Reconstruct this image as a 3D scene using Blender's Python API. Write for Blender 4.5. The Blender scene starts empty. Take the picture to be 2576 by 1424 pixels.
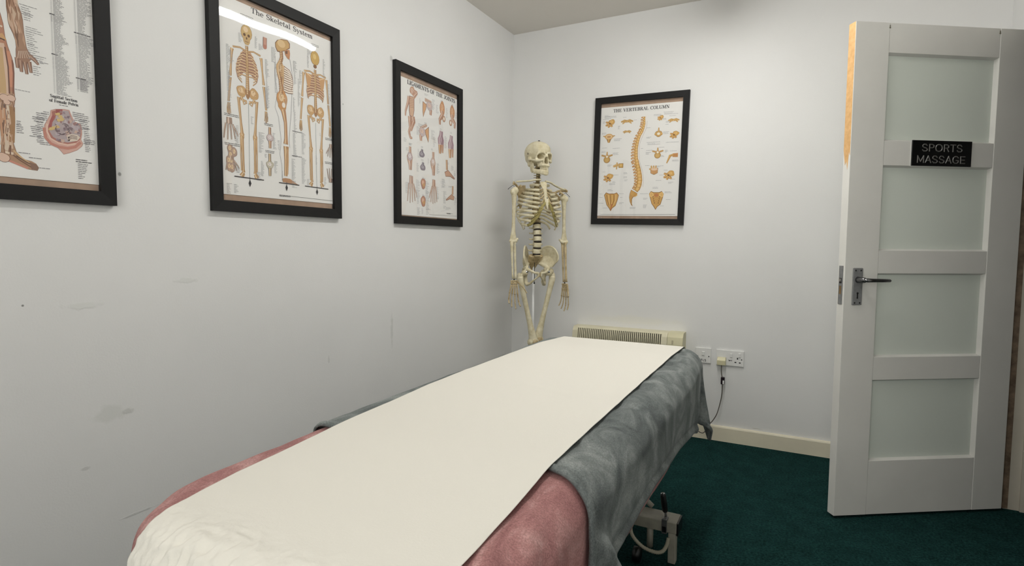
import bpy, bmesh, math, random
from mathutils import Vector, Matrix, noise
random.seed(7)
PI=math.pi
SC=bpy.context.scene
COL=SC.collection
# ------------------------------------------------------------------ camera
CAM=Vector((1.7575,-3.3863,1.1086)); YAW=.4788; PITCH=-.0657; ROLL=.0078; FPX=1421.5
W,H=2576,1424
_cy,_sy=math.cos(YAW),math.sin(YAW)
FV=Vector((-_sy*math.cos(PITCH),_cy*math.cos(PITCH),math.sin(PITCH)))
_r=Vector((_cy,_sy,0)); _u=_r.cross(FV)
RV=_r*math.cos(ROLL)+_u*math.sin(ROLL); UV=-_r*math.sin(ROLL)+_u*math.cos(ROLL)
cd=bpy.data.cameras.new('camera'); co=bpy.data.objects.new('camera',cd); COL.objects.link(co)
cd.sensor_fit='HORIZONTAL'; cd.sensor_width=36; cd.lens=36*FPX/W; cd.clip_start=.02
m=Matrix.Identity(4)
for i in range(3): m[i][0]=RV[i]; m[i][1]=UV[i]; m[i][2]=-FV[i]; m[i][3]=CAM[i]
co.matrix_world=m; SC.camera=co
def PX(q,ax,val):
    """world point where the sight line of a photo point meets the plane axis=val"""
    d=FV+RV*((q[0]-W/2)/FPX)-UV*((q[1]-H/2)/FPX)
    return CAM+d*((val-CAM[ax])/d[ax])
# ------------------------------------------------------------------ materials
def new_mat(name):
    mt=bpy.data.materials.new(name); mt.use_nodes=True
    nt=mt.node_tree; b=nt.nodes['Principled BSDF']
    return mt,nt,b
def sr(c):  # 0-255 sRGB -> linear
    return tuple(((x/255)/12.92 if x/255<=.04045 else ((x/255+.055)/1.055)**2.4) for x in c)+(1,)
def lnk(nt,a,b): nt.links.new(a,b)
def nd(nt,t,**k):
    n=nt.nodes.new(t)
    for a,b in k.items(): setattr(n,a,b)
    return n
def mat(name,col,rough=.5,metal=0,spec=.5,noise_amt=0,noise_scale=20,bump=0,bump_scale=200,sheen=0,col2=None,coords='Object',detail=4,contrast=None,sheen_tint=None):
    mt,nt,b=new_mat(name)
    b.inputs['Base Color'].default_value=sr(col); b.inputs['Roughness'].default_value=rough
    b.inputs['Metallic'].default_value=metal; b.inputs['Specular IOR Level'].default_value=spec
    tc=nd(nt,'ShaderNodeTexCoord')
    if noise_amt or col2:
        n=nd(nt,'ShaderNodeTexNoise'); n.inputs['Scale'].default_value=noise_scale; n.inputs['Detail'].default_value=detail
        lnk(nt,tc.outputs[coords],n.inputs['Vector'])
        r=nd(nt,'ShaderNodeValToRGB')
        lo,hi=contrast or (.3,.7)
        r.color_ramp.elements[0].position=lo; r.color_ramp.elements[1].position=hi
        c2=col2 or tuple(max(0,min(255,x*(1-noise_amt))) for x in col)
        r.color_ramp.elements[0].color=sr(c2); r.color_ramp.elements[1].color=sr(col)
        lnk(nt,n.outputs['Fac'],r.inputs['Fac']); lnk(nt,r.outputs['Color'],b.inputs['Base Color'])
    if bump:
        n2=nd(nt,'ShaderNodeTexNoise'); n2.inputs['Scale'].default_value=bump_scale; n2.inputs['Detail'].default_value=3
        lnk(nt,tc.outputs[coords],n2.inputs['Vector'])
        bp=nd(nt,'ShaderNodeBump'); bp.inputs['Strength'].default_value=bump; bp.inputs['Distance'].default_value=.002
        lnk(nt,n2.outputs['Fac'],bp.inputs['Height']); lnk(nt,bp.outputs['Normal'],b.inputs['Normal'])
    if sheen:
        b.inputs['Sheen Weight'].default_value=sheen; b.inputs['Sheen Roughness'].default_value=.4
        if sheen_tint: b.inputs['Sheen Tint'].default_value=sr(sheen_tint)
    return mt
# ------------------------------------------------------------------ mesh builder
class MB:
    def __init__(s): s.v=[]; s.f=[]; s.m=[]; s.sm=[]
    def add(s,vs,fs,mi=0,smooth=False,tf=None):
        o=len(s.v)
        for p in vs:
            p=Vector(p)
            s.v.append(tf@p if tf is not None else p)
        for f in fs: s.f.append([i+o for i in f]); s.m.append(mi); s.sm.append(smooth)
    def box(s,a,b,mi=0,tf=None,bev=0):
        x0,x1=sorted((a[0],b[0])); y0,y1=sorted((a[1],b[1])); z0,z1=sorted((a[2],b[2]))
        if bev<=0:
            vs=[(x,y,z) for x in(x0,x1) for y in(y0,y1) for z in(z0,z1)]
            s.add(vs,[(0,1,3,2),(4,6,7,5),(0,4,5,1),(2,3,7,6),(0,2,6,4),(1,5,7,3)],mi,False,tf); return
        bm=bmesh.new(); bmesh.ops.create_cube(bm,size=1)
        for v in bm.verts: v.co=Vector(((x0+x1)/2+v.co.x*(x1-x0),(y0+y1)/2+v.co.y*(y1-y0),(z0+z1)/2+v.co.z*(z1-z0)))
        bev=min(bev,.49*min(x1-x0,y1-y0,z1-z0))
        bmesh.ops.bevel(bm,geom=bm.edges[:],offset=bev,segments=2,affect='EDGES',profile=.5)
        s.frombm(bm,mi,tf,False); bm.free()
    def frombm(s,bm,mi=0,tf=None,smooth=False):
        bm.verts.index_update()
        s.add([v.co.copy() for v in bm.verts],[[v.index for v in f.verts] for f in bm.faces],mi,smooth,tf)
    def tube(s,pts,rad,mi=0,seg=10,caps=True,flat=None,tf=None,up=None):
        """sweep; rad number or list (or list of (ra,rb)); flat scales second axis"""
        pts=[Vector(p) for p in pts]; n=len(pts)
        if not isinstance(rad,(list,tuple)): rad=[rad]*n
        ref=Vector(up) if up else None
        rings=[]; prev=None
        for i in range(n):
            t=(pts[min(i+1,n-1)]-pts[max(i-1,0)])
            if t.length<1e-9: t=Vector((0,0,1))
            t.normalize()
            if ref is not None: a=ref-t*ref.dot(t)
            elif prev is None:
                a=Vector((1,0,0)) if abs(t.x)<.8 else Vector((0,1,0)); a=a-t*a.dot(t)
            else: a=prev-t*prev.dot(t)
            if a.length<1e-6: a=t.orthogonal()
            a.normalize(); prev=a; b=t.cross(a)
            r=rad[i]; ra,rb=(r if isinstance(r,(list,tuple)) else (r,r*(flat or 1)))
            rings.append([pts[i]+a*ra*math.cos(2*PI*k/seg)+b*rb*math.sin(2*PI*k/seg) for k in range(seg)])
        vs=[p for r in rings for p in r]; fs=[]
        for i in range(n-1):
            for k in range(seg): fs.append((i*seg+k,i*seg+(k+1)%seg,(i+1)*seg+(k+1)%seg,(i+1)*seg+k))
        if caps:
            fs.append(tuple(reversed(range(seg)))); fs.append(tuple((n-1)*seg+k for k in range(seg)))
        s.add(vs,fs,mi,True,tf)
    def ell(s,c,r,mi=0,seg=12,rings=8,tf=None,rot=None,fn=None):
        c=Vector(c); vs=[]; fs=[]
        def P(th,ph):
            d=Vector((math.sin(th)*math.cos(ph),math.sin(th)*math.sin(ph),math.cos(th)))
            k=fn(d) if fn else 1
            p=Vector((d.x*r[0],d.y*r[1],d.z*r[2]))*k
            return c+(rot@p if rot is not None else p)
        vs.append(P(0,0))
        for i in range(1,rings):
            for k in range(seg): vs.append(P(PI*i/rings,2*PI*k/seg))
        vs.append(P(PI,0)); L=len(vs)-1
        for k in range(seg): fs.append((0,1+k,1+(k+1)%seg))
        for i in range(rings-2):
            for k in range(seg):
                a=1+i*seg; fs.append((a+k,a+seg+k,a+seg+(k+1)%seg,a+(k+1)%seg))
        a=1+(rings-2)*seg
        for k in range(seg): fs.append((a+k,L,a+(k+1)%seg))
        s.add(vs,fs,mi,True,tf)
    def grid(s,fn,nu,nv,mi=0,smooth=True,flip=False):
        vs=[fn(i/nu,j/nv) for j in range(nv+1) for i in range(nu+1)]; fs=[]
        for j in range(nv):
            for i in range(nu):
                a=j*(nu+1)+i; q=(a,a+1,a+nu+2,a+nu+1)
                fs.append(q[::-1] if flip else q)
        s.add(vs,fs,mi,smooth)
    def build(s,name,mats,parent=None,**props):
        me=bpy.data.meshes.new(name); o0=Vector((0,0,0)); p=parent
        while p is not None: o0+=p.location; p=p.parent
        vs=[tuple(v-o0) for v in s.v]
        me.from_pydata(vs,[],s.f); me.update()
        if not isinstance(mats,(list,tuple)): mats=[mats]
        for mm in mats: me.materials.append(mm)
        for i,pl in enumerate(me.polygons): pl.material_index=s.m[i]; pl.use_smooth=s.sm[i]
        ob=bpy.data.objects.new(name,me); COL.objects.link(ob)
        if parent is not None: ob.parent=parent
        for k,v in props.items(): ob[k]=v
        return ob
def recalc(ob):
    bm=bmesh.new(); bm.from_mesh(ob.data); bmesh.ops.recalc_face_normals(bm,faces=bm.faces); bm.to_mesh(ob.data); bm.free()
def thing(name,label,cat,loc=(0,0,0),group=None):
    o=bpy.data.objects.new(name,None); COL.objects.link(o); o.location=loc; o.empty_display_size=.05
    o['label']=label; o['category']=cat
    if group: o['group']=group
    return o
def tag(o,label,cat,group=None):
    o['label']=label; o['category']=cat
    if group: o['group']=group
    return o
def lerp_table(tb,x):
    if x<=tb[0][0]: return tb[0][1]
    for (a,b),(c,d) in zip(tb,tb[1:]):
        if x<=c:
            k=(x-a)/(c-a); return b+(d-b)*k
    return tb[-1][1]
def sstep(a,b,x):
    t=max(0,min(1,(x-a)/(b-a))); return t*t*(3-2*t)
# ------------------------------------------------------------------ room shell
ZC=2.4924; WX=2.55; YF=-4.15; HG=(2.5332,-.3529); LT=(1.8979,-.7712)
def wall_mat(name,marks):
    mt,nt,b=new_mat(name); b.inputs['Roughness'].default_value=.55; b.inputs['Specular IOR Level'].default_value=.25
    g=nd(nt,'ShaderNodeNewGeometry')
    n=nd(nt,'ShaderNodeTexNoise'); n.inputs['Scale'].default_value=1.6; n.inputs['Detail'].default_value=5
    lnk(nt,g.outputs['Position'],n.inputs['Vector'])
    r=nd(nt,'ShaderNodeValToRGB'); r.color_ramp.elements[0].position=.3; r.color_ramp.elements[1].position=.7
    r.color_ramp.elements[0].color=sr((229,229,228)); r.color_ramp.elements[1].color=sr((234,234,233))
    lnk(nt,n.outputs['Fac'],r.inputs['Fac'])
    colr=r.outputs['Color']; hsum=None
    for (c,rad,dark,hgt,ns) in marks:
        sub=nd(nt,'ShaderNodeVectorMath',operation='SUBTRACT'); sub.inputs[1].default_value=c
        lnk(nt,g.outputs['Position'],sub.inputs[0])
        sc=nd(nt,'ShaderNodeVectorMath',operation='DIVIDE'); sc.inputs[1].default_value=rad
        lnk(nt,sub.outputs[0],sc.inputs[0])
        le=nd(nt,'ShaderNodeVectorMath',operation='LENGTH'); lnk(nt,sc.outputs[0],le.inputs[0])
        nn=nd(nt,'ShaderNodeTexNoise'); nn.inputs['Scale'].default_value=ns; nn.inputs['Detail'].default_value=6
        lnk(nt,g.outputs['Position'],nn.inputs['Vector'])
        ad=nd(nt,'ShaderNodeMath',operation='MULTIPLY_ADD'); ad.inputs[1].default_value=1.6; ad.inputs[2].default_value=-.8
        lnk(nt,nn.outputs['Fac'],ad.inputs[0])
        s2=nd(nt,'ShaderNodeMath',operation='ADD'); lnk(nt,le.outputs['Value'],s2.inputs[0]); lnk(nt,ad.outputs[0],s2.inputs[1])
        mp=nd(nt,'ShaderNodeMapRange'); mp.inputs['From Min'].default_value=.55; mp.inputs['From Max'].default_value=1.05
        mp.inputs['To Min'].default_value=1; mp.inputs['To Max'].default_value=0
        lnk(nt,s2.outputs[0],mp.inputs['Value'])
        mx=nd(nt,'ShaderNodeMix',data_type='RGBA'); mx.inputs[7].default_value=sr(dark)
        mf=nd(nt,'ShaderNodeMath',operation='MULTIPLY'); mf.inputs[1].default_value=.8
        lnk(nt,mp.outputs[0],mf.inputs[0]); lnk(nt,mf.outputs[0],mx.inputs[0]); lnk(nt,colr,mx.inputs[6]); colr=mx.outputs[2]
        if hgt:
            mh=nd(nt,'ShaderNodeMath',operation='MULTIPLY'); mh.inputs[1].default_value=hgt; lnk(nt,mp.outputs[0],mh.inputs[0])
            if hsum is None: hsum=mh.outputs[0]
            else:
                aa=nd(nt,'ShaderNodeMath',operation='ADD'); lnk(nt,hsum,aa.inputs[0]); lnk(nt,mh.outputs[0],aa.inputs[1]); hsum=aa.outputs[0]
    lnk(nt,colr,b.inputs['Base Color'])
    nb=nd(nt,'ShaderNodeTexNoise'); nb.inputs['Scale'].default_value=170; nb.inputs['Detail'].default_value=3
    nb2=nd(nt,'ShaderNodeTexNoise'); nb2.inputs['Scale'].default_value=9; nb2.inputs['Detail'].default_value=2
    lnk(nt,g.outputs['Position'],nb.inputs['Vector']); lnk(nt,g.outputs['Position'],nb2.inputs['Vector'])
    ma=nd(nt,'ShaderNodeMath',operation='MULTIPLY_ADD'); ma.inputs[1].default_value=3.0
    lnk(nt,nb2.outputs['Fac'],ma.inputs[0]); lnk(nt,nb.outputs['Fac'],ma.inputs[2])
    out=ma.outputs[0]
    if hsum is not None:
        aa=nd(nt,'ShaderNodeMath',operation='ADD'); lnk(nt,out,aa.inputs[0]); lnk(nt,hsum,aa.inputs[1]); out=aa.outputs[0]
    bp=nd(nt,'ShaderNodeBump'); bp.inputs['Strength'].default_value=.22; bp.inputs['Distance'].default_value=.0012
    lnk(nt,out,bp.inputs['Height']); lnk(nt,bp.outputs['Normal'],b.inputs['Normal'])
    return mt
def LW(q): return tuple(PX(q,0,0))
def BW(q): return tuple(PX(q,1,0))
G=(176,178,176)
marks_left=[(LW((280,1040)),(1,.05,.028),(221,222,219),1,40),(LW((322,1033)),(1,.018,.010),(206,207,204),2,60),
 (LW((57,769)),(1,.0035,.0035),(110,108,104),0,5),(LW((470,705)),(1,.04,.01),(225,226,223),3,60),(LW((210,768)),(1,.05,.012),(225,226,223),3,50),
 (LW((301,438)),(1,.005,.006),(140,140,138),3,5),(LW((984,147)),(1,.012,.012),(200,200,198),2,30),(LW((986,830)),(1,.010,.09),(214,215,212),1,50),
 (LW((345,1290)),(1,.055,.004),(214,214,212),3,30),(LW((863,262)),(1,.004,.004),(170,170,168),2,5),(LW((530,70)),(1,.003,.004),(150,150,148),2,5),
 (LW((215,1178)),(1,.014,.006),(212,212,210),3,40),(LW((828,905)),(1,.006,.02),(214,214,212),2,40)]
marks_back=[(BW((1600,805)),(.34,1,.03),(231,230,223),0,8),(BW((1905,1079)),(.03,1,.002),(190,188,180),1,20)]
M={}
M['wall_l']=wall_mat('painted_plaster_left',marks_left)
M['wall_b']=wall_mat('painted_plaster_back',marks_back)
M['wall']=wall_mat('painted_plaster',[])
M['ceil']=mat('ceiling_paint',(234,229,221),.7,noise_amt=.02,noise_scale=2,bump=.1,bump_scale=150,coords='Object')
M['trimp']=mat('cream_gloss_paint',(236,229,206),.35,noise_amt=.05,noise_scale=6)
def carpet():
    mt,nt,b=new_mat('dark_green_carpet'); b.inputs['Roughness'].default_value=.95; b.inputs['Specular IOR Level'].default_value=.02
    g=nd(nt,'ShaderNodeNewGeometry')
    n=nd(nt,'ShaderNodeTexNoise'); n.inputs['Scale'].default_value=110; n.inputs['Detail'].default_value=4; n.inputs['Roughness'].default_value=.7
    n2=nd(nt,'ShaderNodeTexNoise'); n2.inputs['Scale'].default_value=14; n2.inputs['Detail'].default_value=6
    for q in(n,n2): lnk(nt,g.outputs['Position'],q.inputs['Vector'])
    r=nd(nt,'ShaderNodeValToRGB'); e=r.color_ramp.elements; e[0].position=.32; e[1].position=.72
    e[0].color=sr((13,36,36)); e[1].color=sr((39,75,72))
    lnk(nt,n.outputs['Fac'],r.inputs['Fac'])
    mx=nd(nt,'ShaderNodeMix',data_type='RGBA',blend_type='MULTIPLY'); mx.inputs[0].default_value=1
    r2=nd(nt,'ShaderNodeValToRGB'); r2.color_ramp.elements[0].color=(.75,.75,.75,1); r2.color_ramp.elements[1].color=(1.1,1.1,1.1,1); r2.color_ramp.elements[0].position=.3; r2.color_ramp.elements[1].position=.7
    lnk(nt,n2.outputs['Fac'],r2.inputs['Fac']); lnk(nt,r.outputs[0],mx.inputs[6]); lnk(nt,r2.outputs[0],mx.inputs[7]); lnk(nt,mx.outputs[2],b.inputs['Base Color'])
    v=nd(nt,'ShaderNodeTexVoronoi'); v.inputs['Scale'].default_value=240; lnk(nt,g.outputs['Position'],v.inputs['Vector'])
    bp=nd(nt,'ShaderNodeBump'); bp.inputs['Strength'].default_value=.9; bp.inputs['Distance'].default_value=.004
    lnk(nt,v.outputs['Distance'],bp.inputs['Height']); lnk(nt,bp.outputs['Normal'],b.inputs['Normal'])
    return mt
M['carpet']=carpet()
OY0,OY1=-.318,-1.092; OZ=2.02; WT=.12; CX1=3.75
def S(name,mb,mm): 
    o=mb.build(name,mm); o['kind']='structure'; return o
b=MB(); b.box((-.12,YF-.12,-.1),(CX1,.12,0)); S('floor',b,M['carpet'])
b=MB(); b.box((-.12,YF-.12,ZC),(CX1,.12,ZC+.1)); S('ceiling',b,M['ceil'])
b=MB(); b.box((-.12,YF-.12,0),(0,.12,ZC)); S('wall_left',b,M['wall_l'])
b=MB(); b.box((0,0,0),(WX+WT,.12,ZC)); S('wall_back',b,M['wall_b'])
wx0,wx1,wz0,wz1=.75,2.05,.95,2.10
b=MB(); b.box((0,YF-.12,0),(wx0,YF,ZC)); b.box((wx1,YF-.12,0),(WX+WT,YF,ZC)); b.box((wx0,YF-.12,0),(wx1,YF,wz0)); b.box((wx0,YF-.12,wz1),(wx1,YF,ZC)); S('wall_front',b,M['wall'])
M['upvc']=mat('added_window_white',(235,235,235),.3)
b=MB()
for x in(wx0,(wx0+wx1)/2-.025,wx1-.05): b.box((x,YF-.09,wz0),(x+.05,YF-.03,wz1),bev=.004)
for z in(wz0,wz1-.05): b.box((wx0,YF-.09,z),(wx1,YF-.03,z+.05),bev=.004)
wn=S('added_window_1',b,M['upvc'])  # window added out of view to carry fill light
b=MB(); b.box((wx0-.03,YF-.03,wz0-.025),(wx1+.03,YF+.06,wz0),bev=.004); b.build('added_window_sill',M['upvc'],wn)
b=MB(); b.box((WX,OY0+.03,0),(WX+WT,0,ZC)); b.box((WX,YF,0),(WX+WT,OY1-.03,ZC)); b.box((WX,OY1-.03,OZ+.03),(WX+WT,OY0+.03,ZC)); S('wall_right',b,M['wall'])
b=MB(); b.box((CX1,YF-.12,0),(CX1+.1,.12,ZC)); b.box((WX+WT,0,0),(CX1,.12,ZC)); b.box((WX+WT,YF-.12,0),(CX1,YF,ZC)); S('wall_corridor',b,M['wall'])
# skirting boards
def skirt(name,p0,p1,nrm):
    b=MB(); p0=Vector(p0); p1=Vector(p1); n=Vector(nrm); prof=[(0,0),(.016,0),(.016,.078),(.013,.0845),(.005,.087),(0,.087)]
    vs=[]; 
    for p in(p0,p1):
        for a,z in prof: vs.append(p+n*a+Vector((0,0,z)))
    k=len(prof); fs=[(i,(i+1)%k,k+(i+1)%k,k+i) for i in range(k)]+[tuple(reversed(range(k))),tuple(range(k,2*k))]
    b.add(vs,fs); o=S(name,b,M['trimp']); recalc(o); return o
skirt('baseboard_back',(0,-.0005,0),(WX,-.0005,0),(0,-1,0))
skirt('baseboard_left',(.0005,-.017,0),(.0005,YF,0),(1,0,0))
skirt('baseboard_right',(WX-.0005,-.0170,0),(WX-.0005,OY0+.06,0),(-1,0,0))
# door lining and architraves
M['lining']=mat('lining_paint',(196,190,176),.4,noise_amt=.05,noise_scale=8)
M['rawedge']=mat('grimy_wood_edge',(140,120,100),.6,col2=(96,80,64),noise_scale=30)
b=MB()
b.box((WX-.004,OY0,0),(WX+WT+.004,OY0+.03,OZ)); b.box((WX-.004,OY1-.03,0),(WX+WT+.004,OY1,OZ)); b.box((WX-.004,OY1-.03,OZ),(WX+WT+.004,OY0+.03,OZ+.03))
for sx in(1,): 
    b.box((WX+.050,OY0-.012,0),(WX+.085,OY0,OZ)); b.box((WX+.050,OY1,0),(WX+.085,OY1+.012,OZ)); b.box((WX+.050,OY1,OZ-.012),(WX+.085,OY0,OZ))
lin=S('trim_1',b,M['lining'])
b=MB(); b.box((WX-.018,OY0+.008,0),(WX-.0005,OY0+.07,OZ+.07),bev=.003); b.box((WX-.018,OY1-.07,0),(WX-.0005,OY1-.008,OZ+.07),bev=.003); b.box((WX-.018,OY1-.008,OZ+.008),(WX-.0005,OY0+.008,OZ+.07),bev=.003)
S('trim_2',b,M['lining'])
b=MB(); b.box((WX-.0165,OY0-.0010,0.002),(WX+.0130,OY0+.0075,OZ)); o=b.build('bare_timber_edge',M['rawedge'],lin)
# ------------------------------------------------------------------ door leaf
tx=Vector((HG[0]-LT[0],HG[1]-LT[1],0)).normalized(); nx=Vector((tx.y,-tx.x,0))   # nx faces the camera
DW=.762; TH=.040; Z0=.010; Z1=1.991
D=Matrix.Identity(4)
for i in range(3): D[i][0]=tx[i]; D[i][1]=-nx[i]; D[i][2]=(0,0,1)[i]; D[i][3]=(LT[0],LT[1],0)[i]
# local frame: x along the leaf from the latch edge, y into the leaf, z up
M['doorp']=mat('satin_white_door_paint',(231,230,225),.38,noise_amt=.03,noise_scale=5,bump=.05,bump_scale=60)
def frost():
    mt,nt,b=new_mat('frosted_green_white_glass')
    b.inputs['Base Color'].default_value=sr((236,242,234)); b.inputs['Roughness'].default_value=.28; b.inputs['Specular IOR Level'].default_value=.5
    tr=nd(nt,'ShaderNodeBsdfTranslucent'); tr.inputs['Color'].default_value=sr((230,240,230))
    mx=nd(nt,'ShaderNodeMixShader'); mx.inputs[0].default_value=.12
    o=nt.nodes['Material Output']; lnk(nt,b.outputs[0],mx.inputs[1]); lnk(nt,tr.outputs[0],mx.inputs[2]); lnk(nt,mx.outputs[0],o.inputs['Surface'])
    return mt
M['frost']=frost()
M['pine']=mat('bare_pine_edge',(224,182,126),.6,col2=(208,162,106),noise_scale=60,coords='Object',contrast=(.35,.65))
SL,SRr=.142,.622
rails=[(Z0,.236),(.574,.668),(1.009,1.101),(1.440,1.537),(1.877,Z1)]
b=MB(); b.box((0,0,Z0),(SL,TH,Z1),tf=D,bev=.0015); b.box((SRr,0,Z0),(DW,TH,Z1),tf=D,bev=.0015)
door=b.build('door_1',M['doorp']); door['kind']='structure'
b=MB()
for z0,z1 in rails: b.box((SL+.0012,.0014,z0),(SRr-.0012,TH-.0014,z1),tf=D,bev=.001)
b.build('rail',M['doorp'],door)
for (a0,a1),(c0,c1) in zip(rails,rails[1:]):
    x0,x1,z0,z1=SL,SRr,a1,c0
    g=MB(); g.box((x0+.002,.0185,z0+.002),(x1-.002,.0225,z1-.002),tf=D); g.build('glass_panel',M['frost'],door)
    b=MB(); w=.0065
    for (yf,yg) in((.0020,.0183),(TH-.0020,.0227)):
        O=[(x0,yf,z0),(x1,yf,z0),(x1,yf,z1),(x0,yf,z1)]; I=[(x0+w,yg,z0+w),(x1-w,yg,z0+w),(x1-w,yg,z1-w),(x0+w,yg,z1-w)]
        Bk=[(p[0],yg,p[2]) for p in O]
        vs=O+I+Bk; fs=[]
        for i in range(4):
            j=(i+1)%4; fs.append((i,j,4+j,4+i)); fs.append((4+i,4+j,8+j,8+i)); fs.append((8+i,8+j,j,i))
        b.add(vs,fs,0,False,D)
    o=b.build('glazing_bead',M['doorp'],door); recalc(o)
# latch edge: bare pine above, chipped paint below
def edge_poly(b,pts,mi):
    vs=[(-.0006,y,z) for y,z in pts]+[(.0004,y,z) for y,z in pts]; k=len(pts)
    b.add(vs,[tuple(range(k)),tuple(reversed(range(k,2*k)))]+[(i,(i+1)%k,k+(i+1)%k,k+i) for i in range(k)],mi,False,D)
b=MB(); edge_poly(b,[(.002,Z1-.001),(.002,1.475),(.008,1.49),(.014,1.42),(.020,1.455),(.028,1.44),(.0385,1.50),(.0385,Z1-.001)],0)
o=b.build('bare_wood_edge',M['pine'],door); recalc(o); o['label']='strip of unpainted pine on the upper latch edge'
# strike/latch faceplate on the edge
M['steel']=mat('brushed_steel',(150,150,150),.42,metal=.9,noise_amt=.15,noise_scale=40)
M['steeld']=mat('dull_grey_metal',(142,143,144),.5,metal=.25,noise_amt=.12,noise_scale=60,bump=.15,bump_scale=300)
M['lever']=mat('dark_satin_chrome',(120,120,122),.22,metal=1)
M['chrome']=mat('polished_chrome',(200,200,205),.12,metal=1)
M['black']=mat('black_plastic',(14,14,15),.35)
M['brass']=mat('worn_brass',(170,140,100),.4,metal=.7,noise_amt=.2)
b=MB(); b.box((-.0022,.0085,.884),(-.0002,.0315,1.039),0,tf=D,bev=.0005)
b.box((-.0024,.014,.925),(-.0021,.026,.958),1,tf=D); b.box((-.0025,.013,.968),(-.0021,.027,.990),2,tf=D); b.box((-.006,.015,.976),(-.002,.024,.987),3,tf=D)
b.build('latch_plate',[M['steeld'],M['brass'],M['black'],M['chrome']],door)
# lever handle
def handle(sgn,y0):
    f=lambda p:(p[0],y0+sgn*p[1],p[2])
    b=MB(); b.box(f((.033,0,.882)),f((.075,-.006,1.031)),0,tf=D,bev=.003)
    for (x,z) in((.043,1.021),(.065,1.021),(.043,.891),(.065,.891)):
        b.tube([f((x,-.0055,z)),f((x,-.0065,z))],.0032,1,10,tf=D)
    b.tube([f((.054,-.0055,.930)),f((.054,-.0068,.930))],.0042,1,12,tf=D); b.box(f((.0515,-.0055,.908)),f((.0565,-.0068,.929)),1,tf=D)
    hp=b.build('handle_plate',[M['steeld'],M['black']],door)
    b=MB(); b.tube([f((.054,-.004,.984)),f((.054,-.012,.984)),f((.054,-.040,.984)),f((.056,-.048,.984))],[.0135,.0115,.0110,.008],0,14,tf=D)
    b.tube([f((.047,-.046,.984)),f((.060,-.048,.984)),f((.085,-.049,.9835)),f((.125,-.047,.983)),f((.158,-.045,.9825)),f((.162,-.044,.9825))],[.007,.0115,.0105,.0098,.0086,.005],0,12,flat=.75,tf=D)
    b.build('lever_handle',M['lever'],door)
handle(1,0); handle(-1,TH)
# hinges
for z in(.22,1.0,1.77):
    b=MB(); b.tube([(DW-.002,TH+.006,z-.05),(DW-.002,TH+.006,z+.05)],.006,0,10,tf=D); b.box((DW-.001,.006,z-.05),(DW+.0012,TH+.002,z+.05),0,tf=D)
    b.build('hinge',M['steel'],door)
b=MB()
for x in(.142,.618): b.tube([(x,-.0003,1.972),(x,.001,1.972)],.0035,0,10,tf=D); b.box((x-.002,-.0003,1.972),(x+.002,.001,1.982),0,tf=D)
b.build('nail_dent',mat('dent_shadow',(140,136,120),.7),door)
# sign
M['signb']=mat('black_gloss_acrylic',(6,6,7),.25)
M['signl']=mat('raised_letters_lit_grey',(104,102,100),.30)  # grey colour stands in for light caught on the black letters
sg=MB(); sg.box((.259,-.0062,1.440),(.518,-.0013,1.5405),tf=D,bev=.0006)
sgn=tag(sg.build('door_sign',M['signb']),'small black acrylic sign reading SPORTS MASSAGE stuck across the door rail','sign')
sg=MB(); sg.box((.2560,-.0013,1.4385),(.5185,.0002,1.5425),tf=D); sg.build('white_backing',mat('white_foam_tape',(232,232,228),.5),sgn)
sgt=sgn
# ------------------------------------------------------------------ ceiling light (a lamp of the room; mirrored in the skeletal chart's glazing)
LX=1.32; LY0,LY1=-.52,-2.04
M['enamel']=mat('white_enamel',(225,225,222),.4)
mt,nt,bs=new_mat('glowing_diffuser'); bs.inputs['Base Color'].default_value=(1,1,1,1)
bs.inputs['Emission Color'].default_value=(1.0,.99,.955,1); bs.inputs['Emission Strength'].default_value=44.0
M['glow']=mt; M['fill_glow']=mt.copy(); M['fill_glow'].node_tree.nodes['Principled BSDF'].inputs['Emission Strength'].default_value=3.0
def batten(LY0,LY1,label,gm):
    ct=thing('ceiling_light',label,'light',(LX,(LY0+LY1)/2,ZC))
    b=MB(); b.box((LX-.03,LY1,ZC-.035),(LX+.03,LY0,ZC-.0005),bev=.004)
    b.box((LX-.036,LY1-.012,ZC-.064),(LX+.036,LY1,ZC-.0005),bev=.006); b.box((LX-.036,LY0,ZC-.064),(LX+.036,LY0+.012,ZC-.0005),bev=.006)
    b.build('batten_body',M['enamel'],ct)
    b=MB(); n=14; ring=[(LX+.038*math.cos(PI+PI*k/n),ZC-.037+.024*math.sin(PI+PI*k/n)) for k in range(n+1)]
    vs=[(x,y,z) for y in(LY1,LY0) for x,z in ring]; fs=[(k,k+1,n+2+k,n+1+k) for k in range(n)]+[(n,0,n+1,2*n+1)]
    b.add(vs,fs,0,True); o=b.build('diffuser',gm,ct); recalc(o)
batten(-.52,-2.04,'long white fluorescent batten light on the ceiling above the massage table',M['glow'])
batten(-2.62,-4.1,'unseen white batten light added on the ceiling behind the camera as fill',M['fill_glow'])  # second batten, added out of view to fill the room
# world: faint neutral ambience
wd=bpy.data.worlds.new('world'); SC.world=wd; wd.use_nodes=True
wd.node_tree.nodes['Background'].inputs[0].default_value=(.8,.85,.9,1); wd.node_tree.nodes['Background'].inputs[1].default_value=.05
# view settings
SC.view_settings.view_transform='Standard'; SC.view_settings.look='None'; SC.view_settings.exposure=.07; SC.view_settings.gamma=1

al=bpy.data.lights.new('added_window_fill','AREA'); al.shape='RECTANGLE'; al.size=1.25; al.size_y=1.1; al.energy=22; al.color=(1.0,.99,.94)  # area light added outside the window opening to even out the room
ao=bpy.data.objects.new('added_window_fill',al); COL.objects.link(ao); ao.location=((wx0+wx1)/2,YF-.16,(wz0+wz1)/2); ao.rotation_euler=(PI/2,0,0)
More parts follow.
